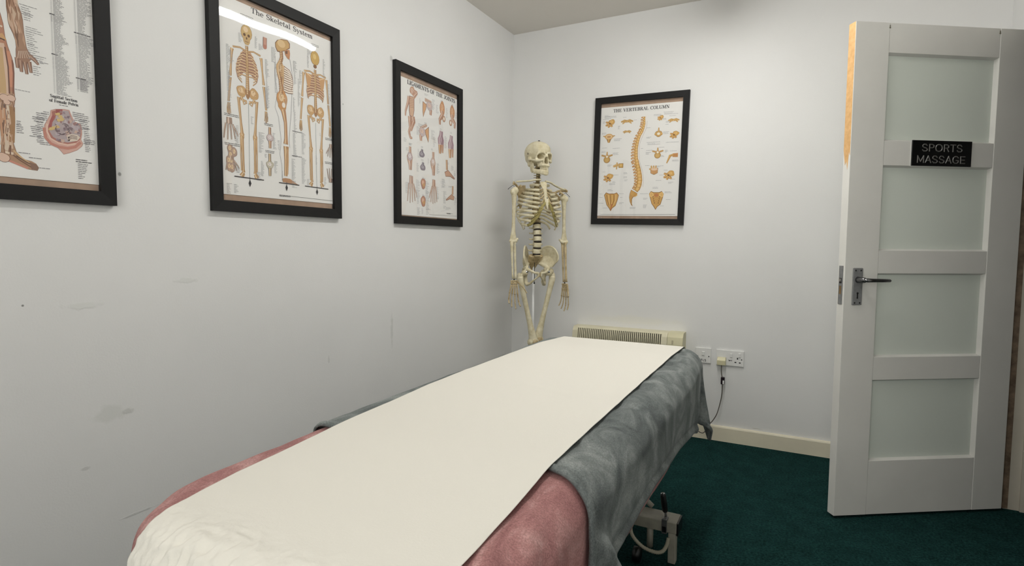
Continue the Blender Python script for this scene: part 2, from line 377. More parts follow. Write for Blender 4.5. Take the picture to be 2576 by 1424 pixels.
# ------------------------------------------------------------------ framed charts
M['frame']=mat('black_frame_moulding',(10,10,11),.55,spec=.35,noise_amt=.2,noise_scale=60,bump=.08,bump_scale=120)
M['backing']=mat('brown_hardboard',(176,148,126),.75,noise_amt=.1,noise_scale=25)
M['paper']=mat('chart_paper',(238,237,234),.6)
def glazing_mat(wav=0):
    mt,nt,b=new_mat('clear_acrylic_glazing'); nt.nodes.remove(b)
    tr=nd(nt,'ShaderNodeBsdfTransparent'); gl=nd(nt,'ShaderNodeBsdfGlossy'); gl.inputs['Roughness'].default_value=.02
    lw=nd(nt,'ShaderNodeLayerWeight'); lw.inputs['Blend'].default_value=.5
    pw=nd(nt,'ShaderNodeMath',operation='POWER'); pw.inputs[1].default_value=5; lnk(nt,lw.outputs['Facing'],pw.inputs[0])
    fr=nd(nt,'ShaderNodeMath',operation='MULTIPLY_ADD'); fr.inputs[1].default_value=.94; fr.inputs[2].default_value=.05; lnk(nt,pw.outputs[0],fr.inputs[0])
    mx=nd(nt,'ShaderNodeMixShader'); lnk(nt,fr.outputs[0],mx.inputs[0]); lnk(nt,tr.outputs[0],mx.inputs[1]); lnk(nt,gl.outputs[0],mx.inputs[2])
    lnk(nt,mx.outputs[0],nt.nodes['Material Output'].inputs['Surface'])
    return mt
M['acrylic']=glazing_mat()
class Chart:
    """local frame: u to the right, v up, n out of the wall; metres"""
    def __init__(s,name,label,ctr,u,n,tilt,w,h,fw,dep,paper):
        s.u=Vector(u); s.n=Vector(n); v=Vector((0,0,1))
        c,sn=math.cos(tilt),math.sin(tilt); s.u,s.v=(s.u*c+v*sn),(-s.u*sn+v*c)
        s.c=Vector(ctr)-s.n*0; s.T=Matrix.Identity(4)
        for i in range(3): s.T[i][0]=s.u[i]; s.T[i][1]=s.v[i]; s.T[i][2]=s.n[i]; s.T[i][3]=s.c[i]
        s.root=thing(name,label,'framed chart',s.c,'framed anatomy charts')
        T=s.T; W2,H2=w/2,h/2; b=MB()
        # mitred moulding
        def side(p,q,ip,iq):
            prof0=[(p,0.0005),(p,dep),(ip,dep-.002),(ip,.004)]; 
            vs=[(a[0],a[1],z) for a,z in((p,.0005),(p,dep-.0015),(ip,dep-.004),(ip,.0005))]+[(a[0],a[1],z) for a,z in((q,.0005),(q,dep-.0015),(iq,dep-.004),(iq,.0005))]
            # slim bevel on outer arris
            b.add(vs,[(0,1,5,4),(1,2,6,5),(2,3,7,6),(3,0,4,7),(0,3,2,1),(4,5,6,7)],0,False,T)
        O=[(-W2,-H2),(W2,-H2),(W2,H2),(-W2,H2)]; I=[(-W2+fw,-H2+fw),(W2-fw,-H2+fw),(W2-fw,H2-fw),(-W2+fw,H2-fw)]
        for i in range(4): j=(i+1)%4; side(O[i],O[j],I[i],I[j])
        o=b.build('frame',M['frame'],s.root); recalc(o)
        b=MB(); b.box((-W2+fw-.002,-H2+fw-.002,.001),(W2-fw+.002,H2-fw+.002,.004),tf=T); b.build('backing_board',M['backing'],s.root)
        s.zp=.0062; s.cnt=0; s.hold=False; s.b=MB(); s.mats=[M['paper']]; s.mi={}
        x0,x1,y0,y1=paper; s.paper=paper; s.b.box((x0,y0,.0045),(x1,y1,s.zp),tf=T)
        s.lay=0
        g=MB(); k=0
        NX,NY=20,28
        ph=random.random()*6
        def fn(a,c_):
            x=(-W2+fw-.002)+(w-2*fw+.004)*a; y=(-H2+fw-.002)+(h-2*fw+.004)*c_
            e=min(1,6*min(a,1-a,c_,1-c_)+.15)
            z=dep-.0095+.00045*e*(math.sin(x*17+ph)*math.cos(y*9+ph*.7)+.5*math.sin(y*21+x*9+ph))
            return T@Vector((x,y,z))
        g.grid(fn,NX,NY); s.gl=g.build('glazing',M['acrylic'],s.root)
    def uv(s,q):
        """photo point -> chart coordinates on the paper surface"""
        d=FV+RV*((q[0]-W/2)/FPX)-UV*((q[1]-H/2)/FPX)
        p0=s.c+s.n*s.zp; t=(p0-CAM).dot(s.n)/d.dot(s.n); p=CAM+d*t-s.c
        return (p.dot(s.u),p.dot(s.v))
    def ink(s,col):
        if col not in s.mi:
            s.mi[col]=len(s.mats); s.mats.append(mat('printed_ink',col,.6))
        return s.mi[col]
    def poly(s,pts,col,lay=1):
        s.cnt+=1; z=s.zp+.0001*lay+1.3e-6*s.cnt; i=s.ink(col); pts=list(pts)
        a=sum(p[0]*q[1]-q[0]*p[1] for p,q in zip(pts,pts[1:]+pts[:1]))
        if a<0: pts.reverse()
        s.b.add([(x,y,z) for x,y in pts],[tuple(range(len(pts)))],i,False,s.T)
    def stroke(s,pts,ws,col,lay=1,cap=True):
        """variable width ribbon"""
        n=len(pts)
        if not isinstance(ws,(list,tuple)): ws=[ws]*n
        L=[];R=[]
        for i in range(n):
            a=pts[max(i-1,0)]; c=pts[min(i+1,n-1)]; dx,dy=c[0]-a[0],c[1]-a[1]; l=math.hypot(dx,dy) or 1e-9
            px,py=-dy/l*ws[i]/2,dx/l*ws[i]/2; L.append((pts[i][0]+px,pts[i][1]+py)); R.append((pts[i][0]-px,pts[i][1]-py))
        s.cnt+=(0 if s.hold else 1); z=s.zp+.0001*lay+1.3e-6*s.cnt; m_=s.ink(col)
        for i in range(n-1):
            q=[L[i],R[i],R[i+1],L[i+1]]; s.b.add([(x,y,z) for x,y in q],[(0,1,2,3)],m_,False,s.T)
    def disc(s,c,rx,ry,col,lay=1,rot=0,k=14,wob=0):
        cr,sr_=math.cos(rot),math.sin(rot); pts=[]
        for i in range(k):
            a=2*PI*i/k; w_=1+wob*math.sin(3*a+c[0]*900)+wob*.7*math.sin(5*a+c[1]*700); x,y=rx*math.cos(a)*w_,ry*math.sin(a)*w_; pts.append((c[0]+x*cr-y*sr_,c[1]+x*sr_+y*cr))
        s.poly(pts,col,lay)
    def done(s): 
        return s.b.build('printed_chart',s.mats,s.root)
def wall_chart(name,label,q_tl,q_tr,q_br,q_bl,axis,tilt,pm,fw=.038,dep=.022,corner='br',wh=(.576,.772)):
    """placed from where its outer corners meet the sight lines"""
    val=dep if axis==0 else -dep
    P={k:PX(q,axis,val) for k,q in(('tl',q_tl),('tr',q_tr),('br',q_br),('bl',q_bl)) if q}
    return P
def mk(name,label,axis,P,wh,tilt,pm,fw=.038,dep=.022,u=None,n=None):
    # P: world position of bottom-right or mean centre
    return Chart(name,label,P,u,n,tilt,wh[0],wh[1],fw,dep,pm)
def ctr(pts): 
    c=Vector((0,0,0))
    for p in pts: c+=p
    return c/len(pts)
dep=.022
# left wall: u runs towards the far corner (+y), n=+x
def onL(p): return Vector((0,p.y,p.z))
def onB(p): return Vector((p.x,0,p.z))
brF1=PX((296,518),0,dep)
c1=Vector((0,brF1.y-.578/2,brF1.z+.776/2))
F1=Chart('framed_chart','black framed muscle chart with a foot and female pelvis section, nearest the camera',c1,(0,1,0),(1,0,0),0,.578,.776,.038,dep,(-.252,.251,-.332,.33))
f2=[PX(q,0,dep) for q in((539.7,529),(861,550.5))]
c2=Vector((0,(f2[0].y+f2[1].y)/2,(f2[0].z+f2[1].z)/2+.772/2))
F2=Chart('framed_chart','black framed Skeletal System chart of three skeletons with the ceiling light mirrored in it',c2,(0,1,0),(1,0,0),0,.580,.772,.038,dep,(-.252,.252,-.327,.331))
f3=[PX(q,0,dep) for q in((996.4,148),(1001,561),(1165,571),(1164,226))]
c3=onL(ctr(f3))
F3=Chart('framed_chart','black framed Ligaments of the Joints chart on the left wall beside the corner',c3,(0,1,0),(1,0,0),math.radians(.15),.583,.766,.038,dep,(-.252,.252,-.339,.321))
f4=[PX(q,1,-dep) for q in((1498,248),(1737,224),(1718,566),(1485,564))]
c4=onB(ctr(f4))
F4=Chart('framed_chart','black framed Vertebral Column chart on the back wall right of the skeleton',c4,(1,0,0),(0,-1,0),math.radians(-1.3),.562,.768,.036,dep,(-.248,.248,-.331,.325))
for c in(F1,F2,F3,F4): del c.root['group']
# ------------------------------------------------------------------ wall heater
M['cream']=mat('aged_cream_enamel',(222,216,188),.42,noise_amt=.05,noise_scale=8)
M['cream2']=mat('yellowed_cream_plastic',(222,216,180),.4,noise_amt=.06,noise_scale=10)
M['dark']=mat('dark_interior',(10,9,8),.8)
hx0=PX((1443.5,817),1,-.075).x; hx1=PX((1719,842),1,-.085).x; hz=PX((1443.5,817),1,-.075).z-.004
hxs=PX((1679.8,838),1,-.09).x; HB=hz-.235
ht=thing('wall_heater','cream wall mounted electric heater with a dark slotted grille behind the massage table','heater',((hx0+hx1)/2,0,HB))
def hprof(o=0): # y(depth), z
    return [(0,HB),(-.070-o,HB),(-.098-o,HB+.02),(-.102-o,hz-.065),(-.094-o,hz-.025+o),(-.078-o,hz-.004+o),(-.066,hz+o),(-.0,hz+o)]
def extr(b,prof,x0,x1,mi=0):
    k=len(prof); vs=[(x0,y,z) for y,z in prof]+[(x1,y,z) for y,z in prof]
    b.add(vs,[(i,(i+1)%k,k+(i+1)%k,k+i) for i in range(k)]+[tuple(range(k)),tuple(reversed(range(k,2*k)))],mi)
gx0=PX((1452.5,826),1,-.096).x; gx1=PX((1664,846),1,-.096).x
gz1=PX((1455.6,826),1,-.092).z; gz0=hz-.19
pf=[(y,z) for y,z in hprof()]
b=MB(); pr=pf[:]; pr[0]=(-.0005,HB); pr[-1]=(-.0005,hz)
extr(b,pr,hx0,gx0); extr(b,pr,gx1,hxs-.002)
# top and bottom bands between the ends, back plate
top=[(-.0005,hz),(-.066,hz),(-.078,hz-.004),(-.086,gz1+.004),(-.080,gz1+.002),(-.0005,gz1+.002)]
extr(b,top,gx0,gx1); extr(b,[(-.0005,HB),(-.070,HB),(-.098,HB+.02),(-.0985,gz0),(-.0005,gz0)],gx0,gx1)
o=b.build('casing',M['cream'],ht); recalc(o)
b=MB(); b.box((gx0,-.03,gz0),(gx1,-.0006,gz1+.002)); b.build('dark_interior',M['dark'],ht)
# grille bars following the curved front
b=MB(); NS=44; pitch=(gx1-gx0)/NS
gp=[(-.0995,gz0-.004),(-.1012,hz-.080),(-.0985,hz-.045),(-.0925,hz-.022),(-.086,gz1+.004)]
for k in range(NS+1):
    x=gx0+k*pitch; w=pitch*.27
    for (y0,z0),(y1,z1) in zip(gp,gp[1:]):
        vs=[]
        for (y,z) in((y0,z0),(y1,z1)):
            for dx in(-w,w):
                for dy in(0,.010): vs.append((x+dx,y+dy,z))
        b.add(vs,[(0,2,6,4),(1,5,7,3),(0,4,5,1),(2,3,7,6)],0)
o=b.build('grille',M['cream'],ht); o['kind']='stuff'; del o['kind']
b=MB(); pr=[(y-(.0025 if 0<i<7 else 0),z+(.002 if i>=4 else 0)) for i,(y,z) in enumerate(pf)]; pr[0]=(-.0005,HB-.002); pr[-1]=(-.0005,hz+.002)
extr(b,pr,hxs,hx1-.002); extr(b,[(y+.002 if y<-.01 else y,z) for y,z in pr],hx1-.002,hx1); 
o=b.build('control_housing',M['cream2'],ht); recalc(o)
b=MB(); kx=PX((1692,851),1,-.1).x; b.box((kx-.004,-.1075,hz-.060),(kx+.004,-.1035,hz-.038),bev=.001); b.build('thermostat_slider',mat('cream_slider',(196,188,160),.5),ht)
# ------------------------------------------------------------------ sockets
M['wplas']=mat('white_moulded_plastic',(236,236,234),.25)
M['hole']=mat('socket_hole',(16,16,16),.6)
M['ink']=mat('marker_ink',(30,30,32),.7)
def plate(b,x0,x1,z0,z1): b.box((x0,-.0095,z0),(x1,-.0005,z1),bev=.0025)
def P(q,y=-.0095): return PX(q,1,y)
a=P((1789,877)); zt=a.z+.001; zb=zt-.088
sx1=a.x; sx0=sx1-.087
s1=thing('fused_switch','white single wall switch with dark lettering half hidden by the grey blanket','socket',((sx0+sx1)/2,0,zb))
b=MB(); plate(b,sx0,sx1,zb,zt); b.build('face_plate',M['wplas'],s1)
c=P((1769,889)); b=MB(); b.box((c.x-.0075,-.0145,c.z-.012),(c.x+.0075,-.0090,c.z+.012),bev=.002); b.build('rocker',M['wplas'],s1)
for q in((1755,895.5),(1783,897)):
    c=P(q); b=MB(); b.tube([(c.x,-.0090,c.z),(c.x,-.0101,c.z)],.0034,0,10); b.build('screw',M['hole'],s1)
def letters_box(b,segs,ox,oz,sc,y,w=.0014):
    for (x0,z0,x1,z1) in segs:
        p=Vector((ox+x0*sc,y,oz+z0*sc)); q=Vector((ox+x1*sc,y,oz+z1*sc)); d=(q-p); 
        if d.length<1e-6: continue
        d.normalize(); nn=Vector((-d.z,0,d.x))*w/2; e=d*w*.4
        vs=[p-nn-e,q-nn+e,q+nn+e,p+nn-e]; vs+= [v+Vector((0,.0004,0)) for v in vs]
        b.add(vs,[(0,1,2,3),(7,6,5,4),(0,4,5,1),(1,5,6,2),(2,6,7,3),(3,7,4,0)],0)
c=P((1763.5,907.5)); b=MB()
Fs=[(0,0,0,1),(0,1,.6,1),(0,.5,.5,.5)]; Ls=[(1.0,1,1.0,0),(1.0,0,1.5,0)]; Ss=[(2.5,1,1.9,1),(1.9,1,1.9,.5),(1.9,.5,2.5,.5),(2.5,.5,2.5,0),(2.5,0,1.9,0)]
letters_box(b,Fs+Ls+Ss,c.x,c.z,.0105,-.0099,.0022); b.build('marker_lettering',M['ink'],s1)
a=P((1802,879)); e=P((1872,885)); dx0,dx1=a.x,e.x; dzt=(a.z+e.z)/2+.001; dzb=dzt-.089
s2=thing('double_socket','white double wall socket with a cream plug in its left outlet','socket',((dx0+dx1)/2,0,dzb))
b=MB(); plate(b,dx0,dx1,dzb,dzt); b.build('face_plate',M['wplas'],s2)
for q in((1839.5,894.5),(1860.5,894.5)):
    c=P(q); b=MB(); b.box((c.x-.0062,-.0145,c.z-.011),(c.x+.0062,-.0090,c.z+.011),bev=.002); b.build('rocker',M['wplas'],s2)
b=MB(); c=P((1855.3,902.6)); b.box((c.x-.003,-.0101,c.z-.005),(c.x+.003,-.0090,c.z+.005))
for q in((1850,912),(1861,913.3)):
    c=P(q); b.box((c.x-.0046,-.0101,c.z-.0028),(c.x+.0046,-.0090,c.z+.0028))
c=P((1865.6,905.5)); b.tube([(c.x,-.0090,c.z),(c.x,-.0101,c.z)],.0032,0,10)
b.build('pin_holes',M['hole'],s2)
c=P((1832.5,908.5)); b=MB(); letters_box(b,[(0,.9,.5,.3),(.5,.3,.3,.1),(.2,.7,.8,.2),(.8,.2,.9,.8),(.9,.5,1.5,.4),(1.5,.4,1.6,.8),(2.0,.2,2.1,.9)],c.x,c.z,.0085,-.0099,.0022); b.build('marker_scribble',M['ink'],s2)
# plug
c=P((1815.5,907)); pg=thing('power_plug','yellowed cream three-pin plug with a thin grey flex in the double socket','plug',(c.x,-.01,c.z))
b=MB(); x0,x1,z0,z1=c.x-.024,c.x+.024,c.z-.024,c.z+.021
vs=[(x0,-.0100,z0),(x1,-.0100,z0),(x1,-.0100,z1),(x0,-.0100,z1),(x0+.001,-.034,z0+.001),(x1-.001,-.034,z0+.001),(x1-.001,-.036,z0+.028),(x0+.001,-.036,z0+.028),(x1-.004,-.022,z1-.002),(x0+.004,-.022,z1-.002)]
b.add(vs,[(0,3,2,1),(0,1,5,4),(4,5,6,7),(7,6,8,9),(9,8,2,3),(0,4,7,9,3),(1,2,8,6,5)]); o=b.build('plug_body',M['cream2'],pg)
bm=bmesh.new(); bm.from_mesh(o.data); bmesh.ops.recalc_face_normals(bm,faces=bm.faces); bmesh.ops.bevel(bm,geom=bm.edges[:],offset=.0015,segments=2,affect='EDGES'); bm.to_mesh(o.data); bm.free()
M['flex']=mat('grey_flex',(96,90,84),.5)
pts=[PX(q,1,y) for q,y in(((1815,919),-.024),((1814.5,928),-.026),((1815,940),-.026),((1816.5,950),-.026),((1817,972),-.026),((1815.5,995),-.024),((1810,1020),-.024),((1803,1042),-.026),((1793,1058),-.030),((1784,1068),-.036))]
last=pts[-1]; pts+=[Vector((last.x-.03,-.05,last.z-.05)),Vector((last.x-.08,-.08,.06)),Vector((last.x-.16,-.14,.006)),Vector((last.x-.30,-.24,.005)),Vector((last.x-.42,-.5,.005))]
def smooth_path(pts,k=6):
    out=[]; n=len(pts)
    for i in range(n-1):
        p0,p1,p2,p3=pts[max(i-1,0)],pts[i],pts[i+1],pts[min(i+2,n-1)]
        for j in range(k):
            t=j/k; out.append(.5*((2*p1)+(-p0+p2)*t+(2*p0-5*p1+4*p2-p3)*t*t+(-p0+3*p1-3*p2+p3)*t**3))
    out.append(pts[-1].copy()); return out
b=MB(); b.tube(smooth_path(pts),.0026,0,8); b.build('flex',M['flex'],pg)
b=MB(); p0,p1=PX((1818.5,948.5),1,-.026),PX((1819,967),1,-.026); b.box((p0.x-.0105,-.034,p1.z),(p0.x+.0105,-.019,p0.z),0,bev=.003)
b.box((p0.x+.0,-.0345,p1.z+.003),(p0.x+.0085,-.0338,p0.z-.018),1); b.build('inline_connector',[mat('dark_plum_plastic',(34,22,30),.3),M['wplas']],pg)
# ------------------------------------------------------------------ massage table
HWB=.336; YFAR=-1.055; YNEAR=-2.938; YC=(YFAR+YNEAR)/2; HL=(YFAR-YNEAR)/2; RC=.085; RE=.055
def zt(y): return lerp_table([(-3.2,.682),(-2.93,.684),(-2.72,.690),(-2.45,.697),(-2.1,.702),(-1.35,.705),(-1.1,.698),(-1.0,.696)],y)-.006
def cxb(y): return 1.095+.006*(-y-2)-.020*sstep(-1.5,-1.12,y)
def bedpt(s,y,off=0,flare=0,fn=None,cl=None):
    """cloth coordinates (across s, along y) to space over the rounded mattress edge"""
    t=y-YC; RCq=RC if t>0 else .195; a=HWB-RCq; b_=HL-RCq; r0=RCq-RE
    qx,qy=abs(s)-a,abs(t)-b_; sx=1 if s>=0 else -1; sy=1 if t>=0 else -1
    if qx>0 and qy>0: d0=math.hypot(qx,qy); nxv,nyv=qx/d0,qy/d0
    elif qx>qy: d0=qx; nxv,nyv=1,0
    else: d0=qy; nxv,nyv=0,1
    d=d0-r0; R=RE+off
    if cl is not None and qx>0 and qy>0 and t>0 and s>0:
        th=math.atan2(nyv,nxv)/(PI/2); dm=cl+.078*sstep(0,.22,th)*(1-sstep(.8,1,th))
        d=min(d,dm); s=sx*(a+nxv*(d+r0)); t=sy*(b_+nyv*(d+r0))
    if d<=0: ps,pt,dz,nn=s,t,off,Vector((0,0,1)); drop=0
    else:
        bs,bt=s-sx*nxv*d,t-sy*nyv*d; arc=R*PI/2
        if d<arc: h=R*math.sin(d/R); dz=off-R*(1-math.cos(d/R)); nn=Vector((sx*nxv*math.sin(d/R),sy*nyv*math.sin(d/R),math.cos(d/R))); drop=0
        else:
            drop=d-arc; fl=flare if not fn else fn(s,y,drop,nxv,nyv)
            h=R+fl; dz=off-R-drop; nn=Vector((sx*nxv,sy*nyv,0))
        ps,pt=bs+sx*nxv*h,bt+sy*nyv*h
    Y=YC+pt; p=Vector((cxb(Y)+ps,Y,zt(max(min(Y,YFAR),YNEAR))+dz))
    return p,nn,drop,s,t+YC
def nz(x,y,z=0): return noise.noise(Vector((x,y,z)))
def cloth(fs,fy0,fy1,nu,nv,off,disp,fn=None,thick=.004,cl=None):
    """fs(v)->(s0,s1) at cloth row; rows from fy0(u) to fy1(u)"""
    b=MB(); P_=[];N_=[]
    for j in range(nv+1):
        v=j/nv; rp=[];rn=[]
        for i in range(nu+1):
            u=i/nu
            y0,y1=fy0(u),fy1(u); y=y0+(y1-y0)*v
            s0,s1=fs(y); s=s0+(s1-s0)*u
            o=off(s,y) if callable(off) else off
            p,n_,dr,s_c,y_c=bedpt(s,y,o,fn=fn,cl=cl)
            eu=min(u,1-u)*(s1-s0); ev=min(v,1-v)*abs(y1-y0)
            if abs(s_c-s)+abs(y_c-y)>1e-5: eu=ev=.05; s,y=s_c,y_c
            p=p+n_*disp(s,y,dr,eu,ev)
            rp.append(p); rn.append(n_)
        P_.append(rp);N_.append(rn)
    vs=[p for r in P_ for p in r]; L=len(vs)
    # true normals for thickness
    nrm=[]
    for j in range(nv+1):
        for i in range(nu+1):
            a=P_[j][min(i+1,nu)]-P_[j][max(i-1,0)]; c=P_[min(j+1,nv)][i]-P_[max(j-1,0)][i]; q=a.cross(c)
            if q.length<1e-12: q=N_[j][i].copy()
            q.normalize()
            if q.dot(N_[j][i])<0: q=-q
            nrm.append(q)
    vs2=[p-q*thick for p,q in zip(vs,nrm)]
    fsn=[]; w=nu+1
    for j in range(nv):
        for i in range(nu):
            k=j*w+i; fsn.append((k,k+1,k+w+1,k+w)); fsn.append((L+k,L+k+w,L+k+w+1,L+k+1))
    for i in range(nu): fsn.append((i,L+i,L+i+1,i+1)); k=nv*w+i; fsn.append((k,k+1,L+k+1,L+k))
    for j in range(nv): k=j*w; fsn.append((k,k+w,L+k+w,L+k)); k=j*w+nu; fsn.append((k,L+k,L+k+w,k+w))
    b.add(vs+vs2,fsn,0,True); return b
def plush(name,c1,c2,c3,sc=9,stretch=(1,1,1)):
    mt,nt,b=new_mat(name); b.inputs['Roughness'].default_value=.9; b.inputs['Specular IOR Level'].default_value=.15
    g=nd(nt,'ShaderNodeNewGeometry'); mp=nd(nt,'ShaderNodeMapping'); mp.inputs['Scale'].default_value=stretch; lnk(nt,g.outputs['Position'],mp.inputs['Vector'])
    n1=nd(nt,'ShaderNodeTexNoise'); n1.inputs['Scale'].default_value=sc; n1.inputs['Detail'].default_value=7; n1.inputs['Roughness'].default_value=.62; n1.inputs['Distortion'].default_value=1.0
    n2=nd(nt,'ShaderNodeTexNoise'); n2.inputs['Scale'].default_value=330; n2.inputs['Detail'].default_value=2
    lnk(nt,mp.outputs[0],n1.inputs['Vector']); lnk(nt,g.outputs['Position'],n2.inputs['Vector'])
    r=nd(nt,'ShaderNodeValToRGB'); e=r.color_ramp.elements; e[0].position=.34; e[0].color=sr(c1); e[1].position=.66; e[1].color=sr(c3); k=e.new(.5); k.color=sr(c2)
    lnk(nt,n1.outputs['Fac'],r.inputs['Fac'])
    mx=nd(nt,'ShaderNodeMix',data_type='RGBA',blend_type='MULTIPLY'); mx.inputs[0].default_value=1
    r2=nd(nt,'ShaderNodeValToRGB'); r2.color_ramp.elements[0].color=(.72,.72,.72,1); r2.color_ramp.elements[1].color=(1.15,1.15,1.15,1); r2.color_ramp.elements[0].position=.3; r2.color_ramp.elements[1].position=.7
    lnk(nt,n2.outputs['Fac'],r2.inputs['Fac']); lnk(nt,r.outputs[0],mx.inputs[6]); lnk(nt,r2.outputs[0],mx.inputs[7]); lnk(nt,mx.outputs[2],b.inputs['Base Color'])
    b.inputs['Sheen Weight'].default_value=.35; b.inputs['Sheen Roughness'].default_value=.35; b.inputs['Sheen Tint'].default_value=sr(c3)
    bp=nd(nt,'ShaderNodeBump'); bp.inputs['Strength'].default_value=.5; bp.inputs['Distance'].default_value=.002
    lnk(nt,n2.outputs['Fac'],bp.inputs['Height']); lnk(nt,bp.outputs['Normal'],b.inputs['Normal'])
    return mt
M['gplush']=plush('grey_plush_fleece',(86,92,92),(114,120,119),(146,151,149),13,(1,.6,.6))
M['pplush']=plush('dusty_pink_plush_fleece',(142,98,98),(168,122,120),(200,160,156),12,(1,.6,.7))
M['paperroll']=mat('cream_couch_roll_paper',(228,225,216),.75,spec=.2,bump=.25,bump_scale=260)
M['vinyl']=mat('cream_vinyl',(205,198,180),.4)
M['frame_w']=mat('off_white_painted_steel',(168,164,150),.45,noise_amt=.12,noise_scale=25,bump=.1,bump_scale=80)
tb=thing('massage_table','hydraulic massage table with off-white steel base under pink and grey blankets','massage table',(1.1,-2,0))
# mattress
b=MB(); 
def ringpts(inset,z):
    out=[]; a,b2=HWB-.012-inset,HL-.012-inset
    for k,(sx,sy) in enumerate(((1,1),(-1,1),(-1,-1),(1,-1))):
        r=(RC if sy>0 else .205)-.01-inset*.2
        for j in range(7):
            th=PI/2*(k+j/6); Y=YC+sy*(b2-r)+r*math.sin(th); out.append((cxb(Y)+sx*(a-r)+r*math.cos(th),Y,z+zt(max(min(Y,YFAR),YNEAR))))
    return out
prs=[(.045,-.0095),(.02,-.014),(.006,-.026),(0,-.045),(0,-.075),(.012,-.085)]
rows=[ringpts(i,z) for i,z in prs]; vs=[p for r in rows for p in r]; n_=28
fs=[(j*n_+i,j*n_+(i+1)%n_,(j+1)*n_+(i+1)%n_,(j+1)*n_+i) for j in range(len(rows)-1) for i in range(n_)]+[tuple(reversed(range(n_))),tuple((len(rows)-1)*n_+i for i in range(n_))]
b.add(vs,fs,0,True); o=b.build('mattress',M['vinyl'],tb); recalc(o)
# under-frame
b=MB()
for x in(.86,1.30): b.box((x,-2.86,.555),(x+.04,-1.14,.600),bev=.004)
for y in(-2.86,-2.0,-1.18): b.box((.86,y,.555),(1.34,y+.04,.600),bev=.004)
b.build('top_frame',M['frame_w'],tb)
BX=1.3935; zB=.150
for y1,y0 in((-1.352,-1.432),(-2.60,-2.68)):
    b=MB(); b.box((.80,y0,.110),(BX,y1,zB),bev=.003); bo=b.build('base_beam',M['frame_w'],tb)
    b=MB()
    b.box((BX,y0+.002,.104),(BX+.006,y1-.002,zB-.001),bev=.002)
    b.build('end_cap',M['black'],bo)
    for x in(BX-.028,.804):
        b=MB(); b.box((x,y0+.002,.001),(x+.026,y0+.034,.110),bev=.0025); b.build('leg',M['frame_w'],tb)
b=MB()
for x in(.90,1.19): b.box((x,-2.62,.115),(x+.04,-1.40,.148),bev=.003)
b.build('base_rail',M['frame_w'],tb)
def rod(a,c,r,mi=0): 
    b=MB(); b.tube([a,c],r,0,12); return b
b=MB()
for x in(.93,1.21):
    b.tube([(x,-2.35,.14),(x,-1.62,.57)],.018,0,10); b.tube([(x,-1.62,.14),(x,-2.35,.57)],.018,0,10)
b.build('lifting_arm',M['frame_w'],tb)
b=MB(); b.tube([(1.07,-1.9,.13),(1.07,-1.55,.45)],.026,0,14); b.tube([(1.07,-1.55,.45),(1.07,-1.45,.55)],.014,0,12); b.build('hydraulic_ram',M['steel'],tb)
# upright tube, hose loop, castor
b=MB(); b.tube([(1.300,-1.418,.111),(1.300,-1.418,.040)],.0115,0,12); b.build('jack_tube',M['frame_w'],tb)
b=MB(); hp=[Vector(p) for p in((1.235,-1.44,.112),(1.242,-1.452,.088),(1.262,-1.456,.066),(1.292,-1.456,.048),(1.330,-1.456,.043),(1.352,-1.452,.050),(1.364,-1.444,.070),(1.369,-1.438,.095))]
sp=smooth_path(hp,9); b.tube(sp,[.0072 if i%2 else .0058 for i in range(len(sp))],0,10); b.build('corrugated_hose',mat('cream_hose',(176,170,150),.5),tb)
for yy in(-1.47,-2.5):
    for xx in(1.268,.87):
        b=MB(); b.tube([(xx-.012,yy,.0265),(xx+.012,yy,.0265)],.0262,0,20); b.build('castor',M['black'],tb)
# lever
b=MB(); b.tube([(1.352,-1.408,.150),(1.350,-1.410,.182)],.0042,0,10); b.box((1.343,-1.4355,.105),(1.361,-1.405,.158),0,bev=.002)
lv=b.build('lever',M['steel'],tb)
b=MB(); b.tube([(1.3500,-1.4100,.172),(1.3490,-1.4105,.178),(1.3455,-1.413,.205),(1.3415,-1.416,.236),(1.341,-1.4163,.241)],[.006,.0098,.0105,.0098,.008],0,14); b.build('black_grip',M['black'],lv)
b=MB(); b.tube([(1.341,-1.4163,.2405),(1.3408,-1.4165,.2425)],.0072,0,14); b.build('chrome_tip',M['chrome'],lv)
b=MB(); b.box((1.346,-1.4375,.112),(1.359,-1.4322,.132),0); b.build('slot_cover',M['black'],tb)
# small pale bracket behind the beam
b=MB(); b.tube([(1.29,-1.345,.152),(1.24,-1.335,.185)],.010,0,10); b.build('brace',M['frame_w'],tb)

# ---- blankets
def zbot(y): return lerp_table([(-3.1,.47),(-2.42,.478),(-2.28,.480),(-2.16,.490),(-2.0,.497),(-1.85,.494),(-1.6,.470),(-1.42,.452),(-1.25,.425),(-1.1,.405),(-1.0,.40)],y)
def arc_s(z): return (HWB-RE)+ (zt(-1.8)-RE-z)+RE*PI/2
# pink underneath
def pfs(y):
    return (-(HWB+.13), arc_s(zbot(y)-.010+.006*math.sin(y*7)))
def common(y,dr):
    return min(1,dr*9)*(.0028*math.sin(y*9+.5)+.0035*nz(y*6,2.5,dr*3)) if dr>0 else 0
def pdisp(s,y,dr,eu,ev):
    w=.0025*nz(s*7,y*5,7)+.0012*nz(s*20,y*15,9)+(.0025*nz(s*22,y*17,3))*sstep(-2.44,-2.52,y)
    w+=common(y,dr)+sstep(-2.48,-2.60,y)*min(1,dr*12)*(.004*math.sin(y*19+1))
    e=min(eu,ev); w+=.0015*(1-sstep(.0,.006,abs(e-.022)))*-1
    # creases radiating towards the near right corner
    if s>.20: w+=.0035*math.sin((s*1.6+y)*46)*sstep(.2,.33,s)*sstep(-2.52,-2.7,y)
    return w
bp_=cloth(pfs,lambda u:-3.11,lambda u:-1.72,120,200,.004,pdisp,thick=.004)
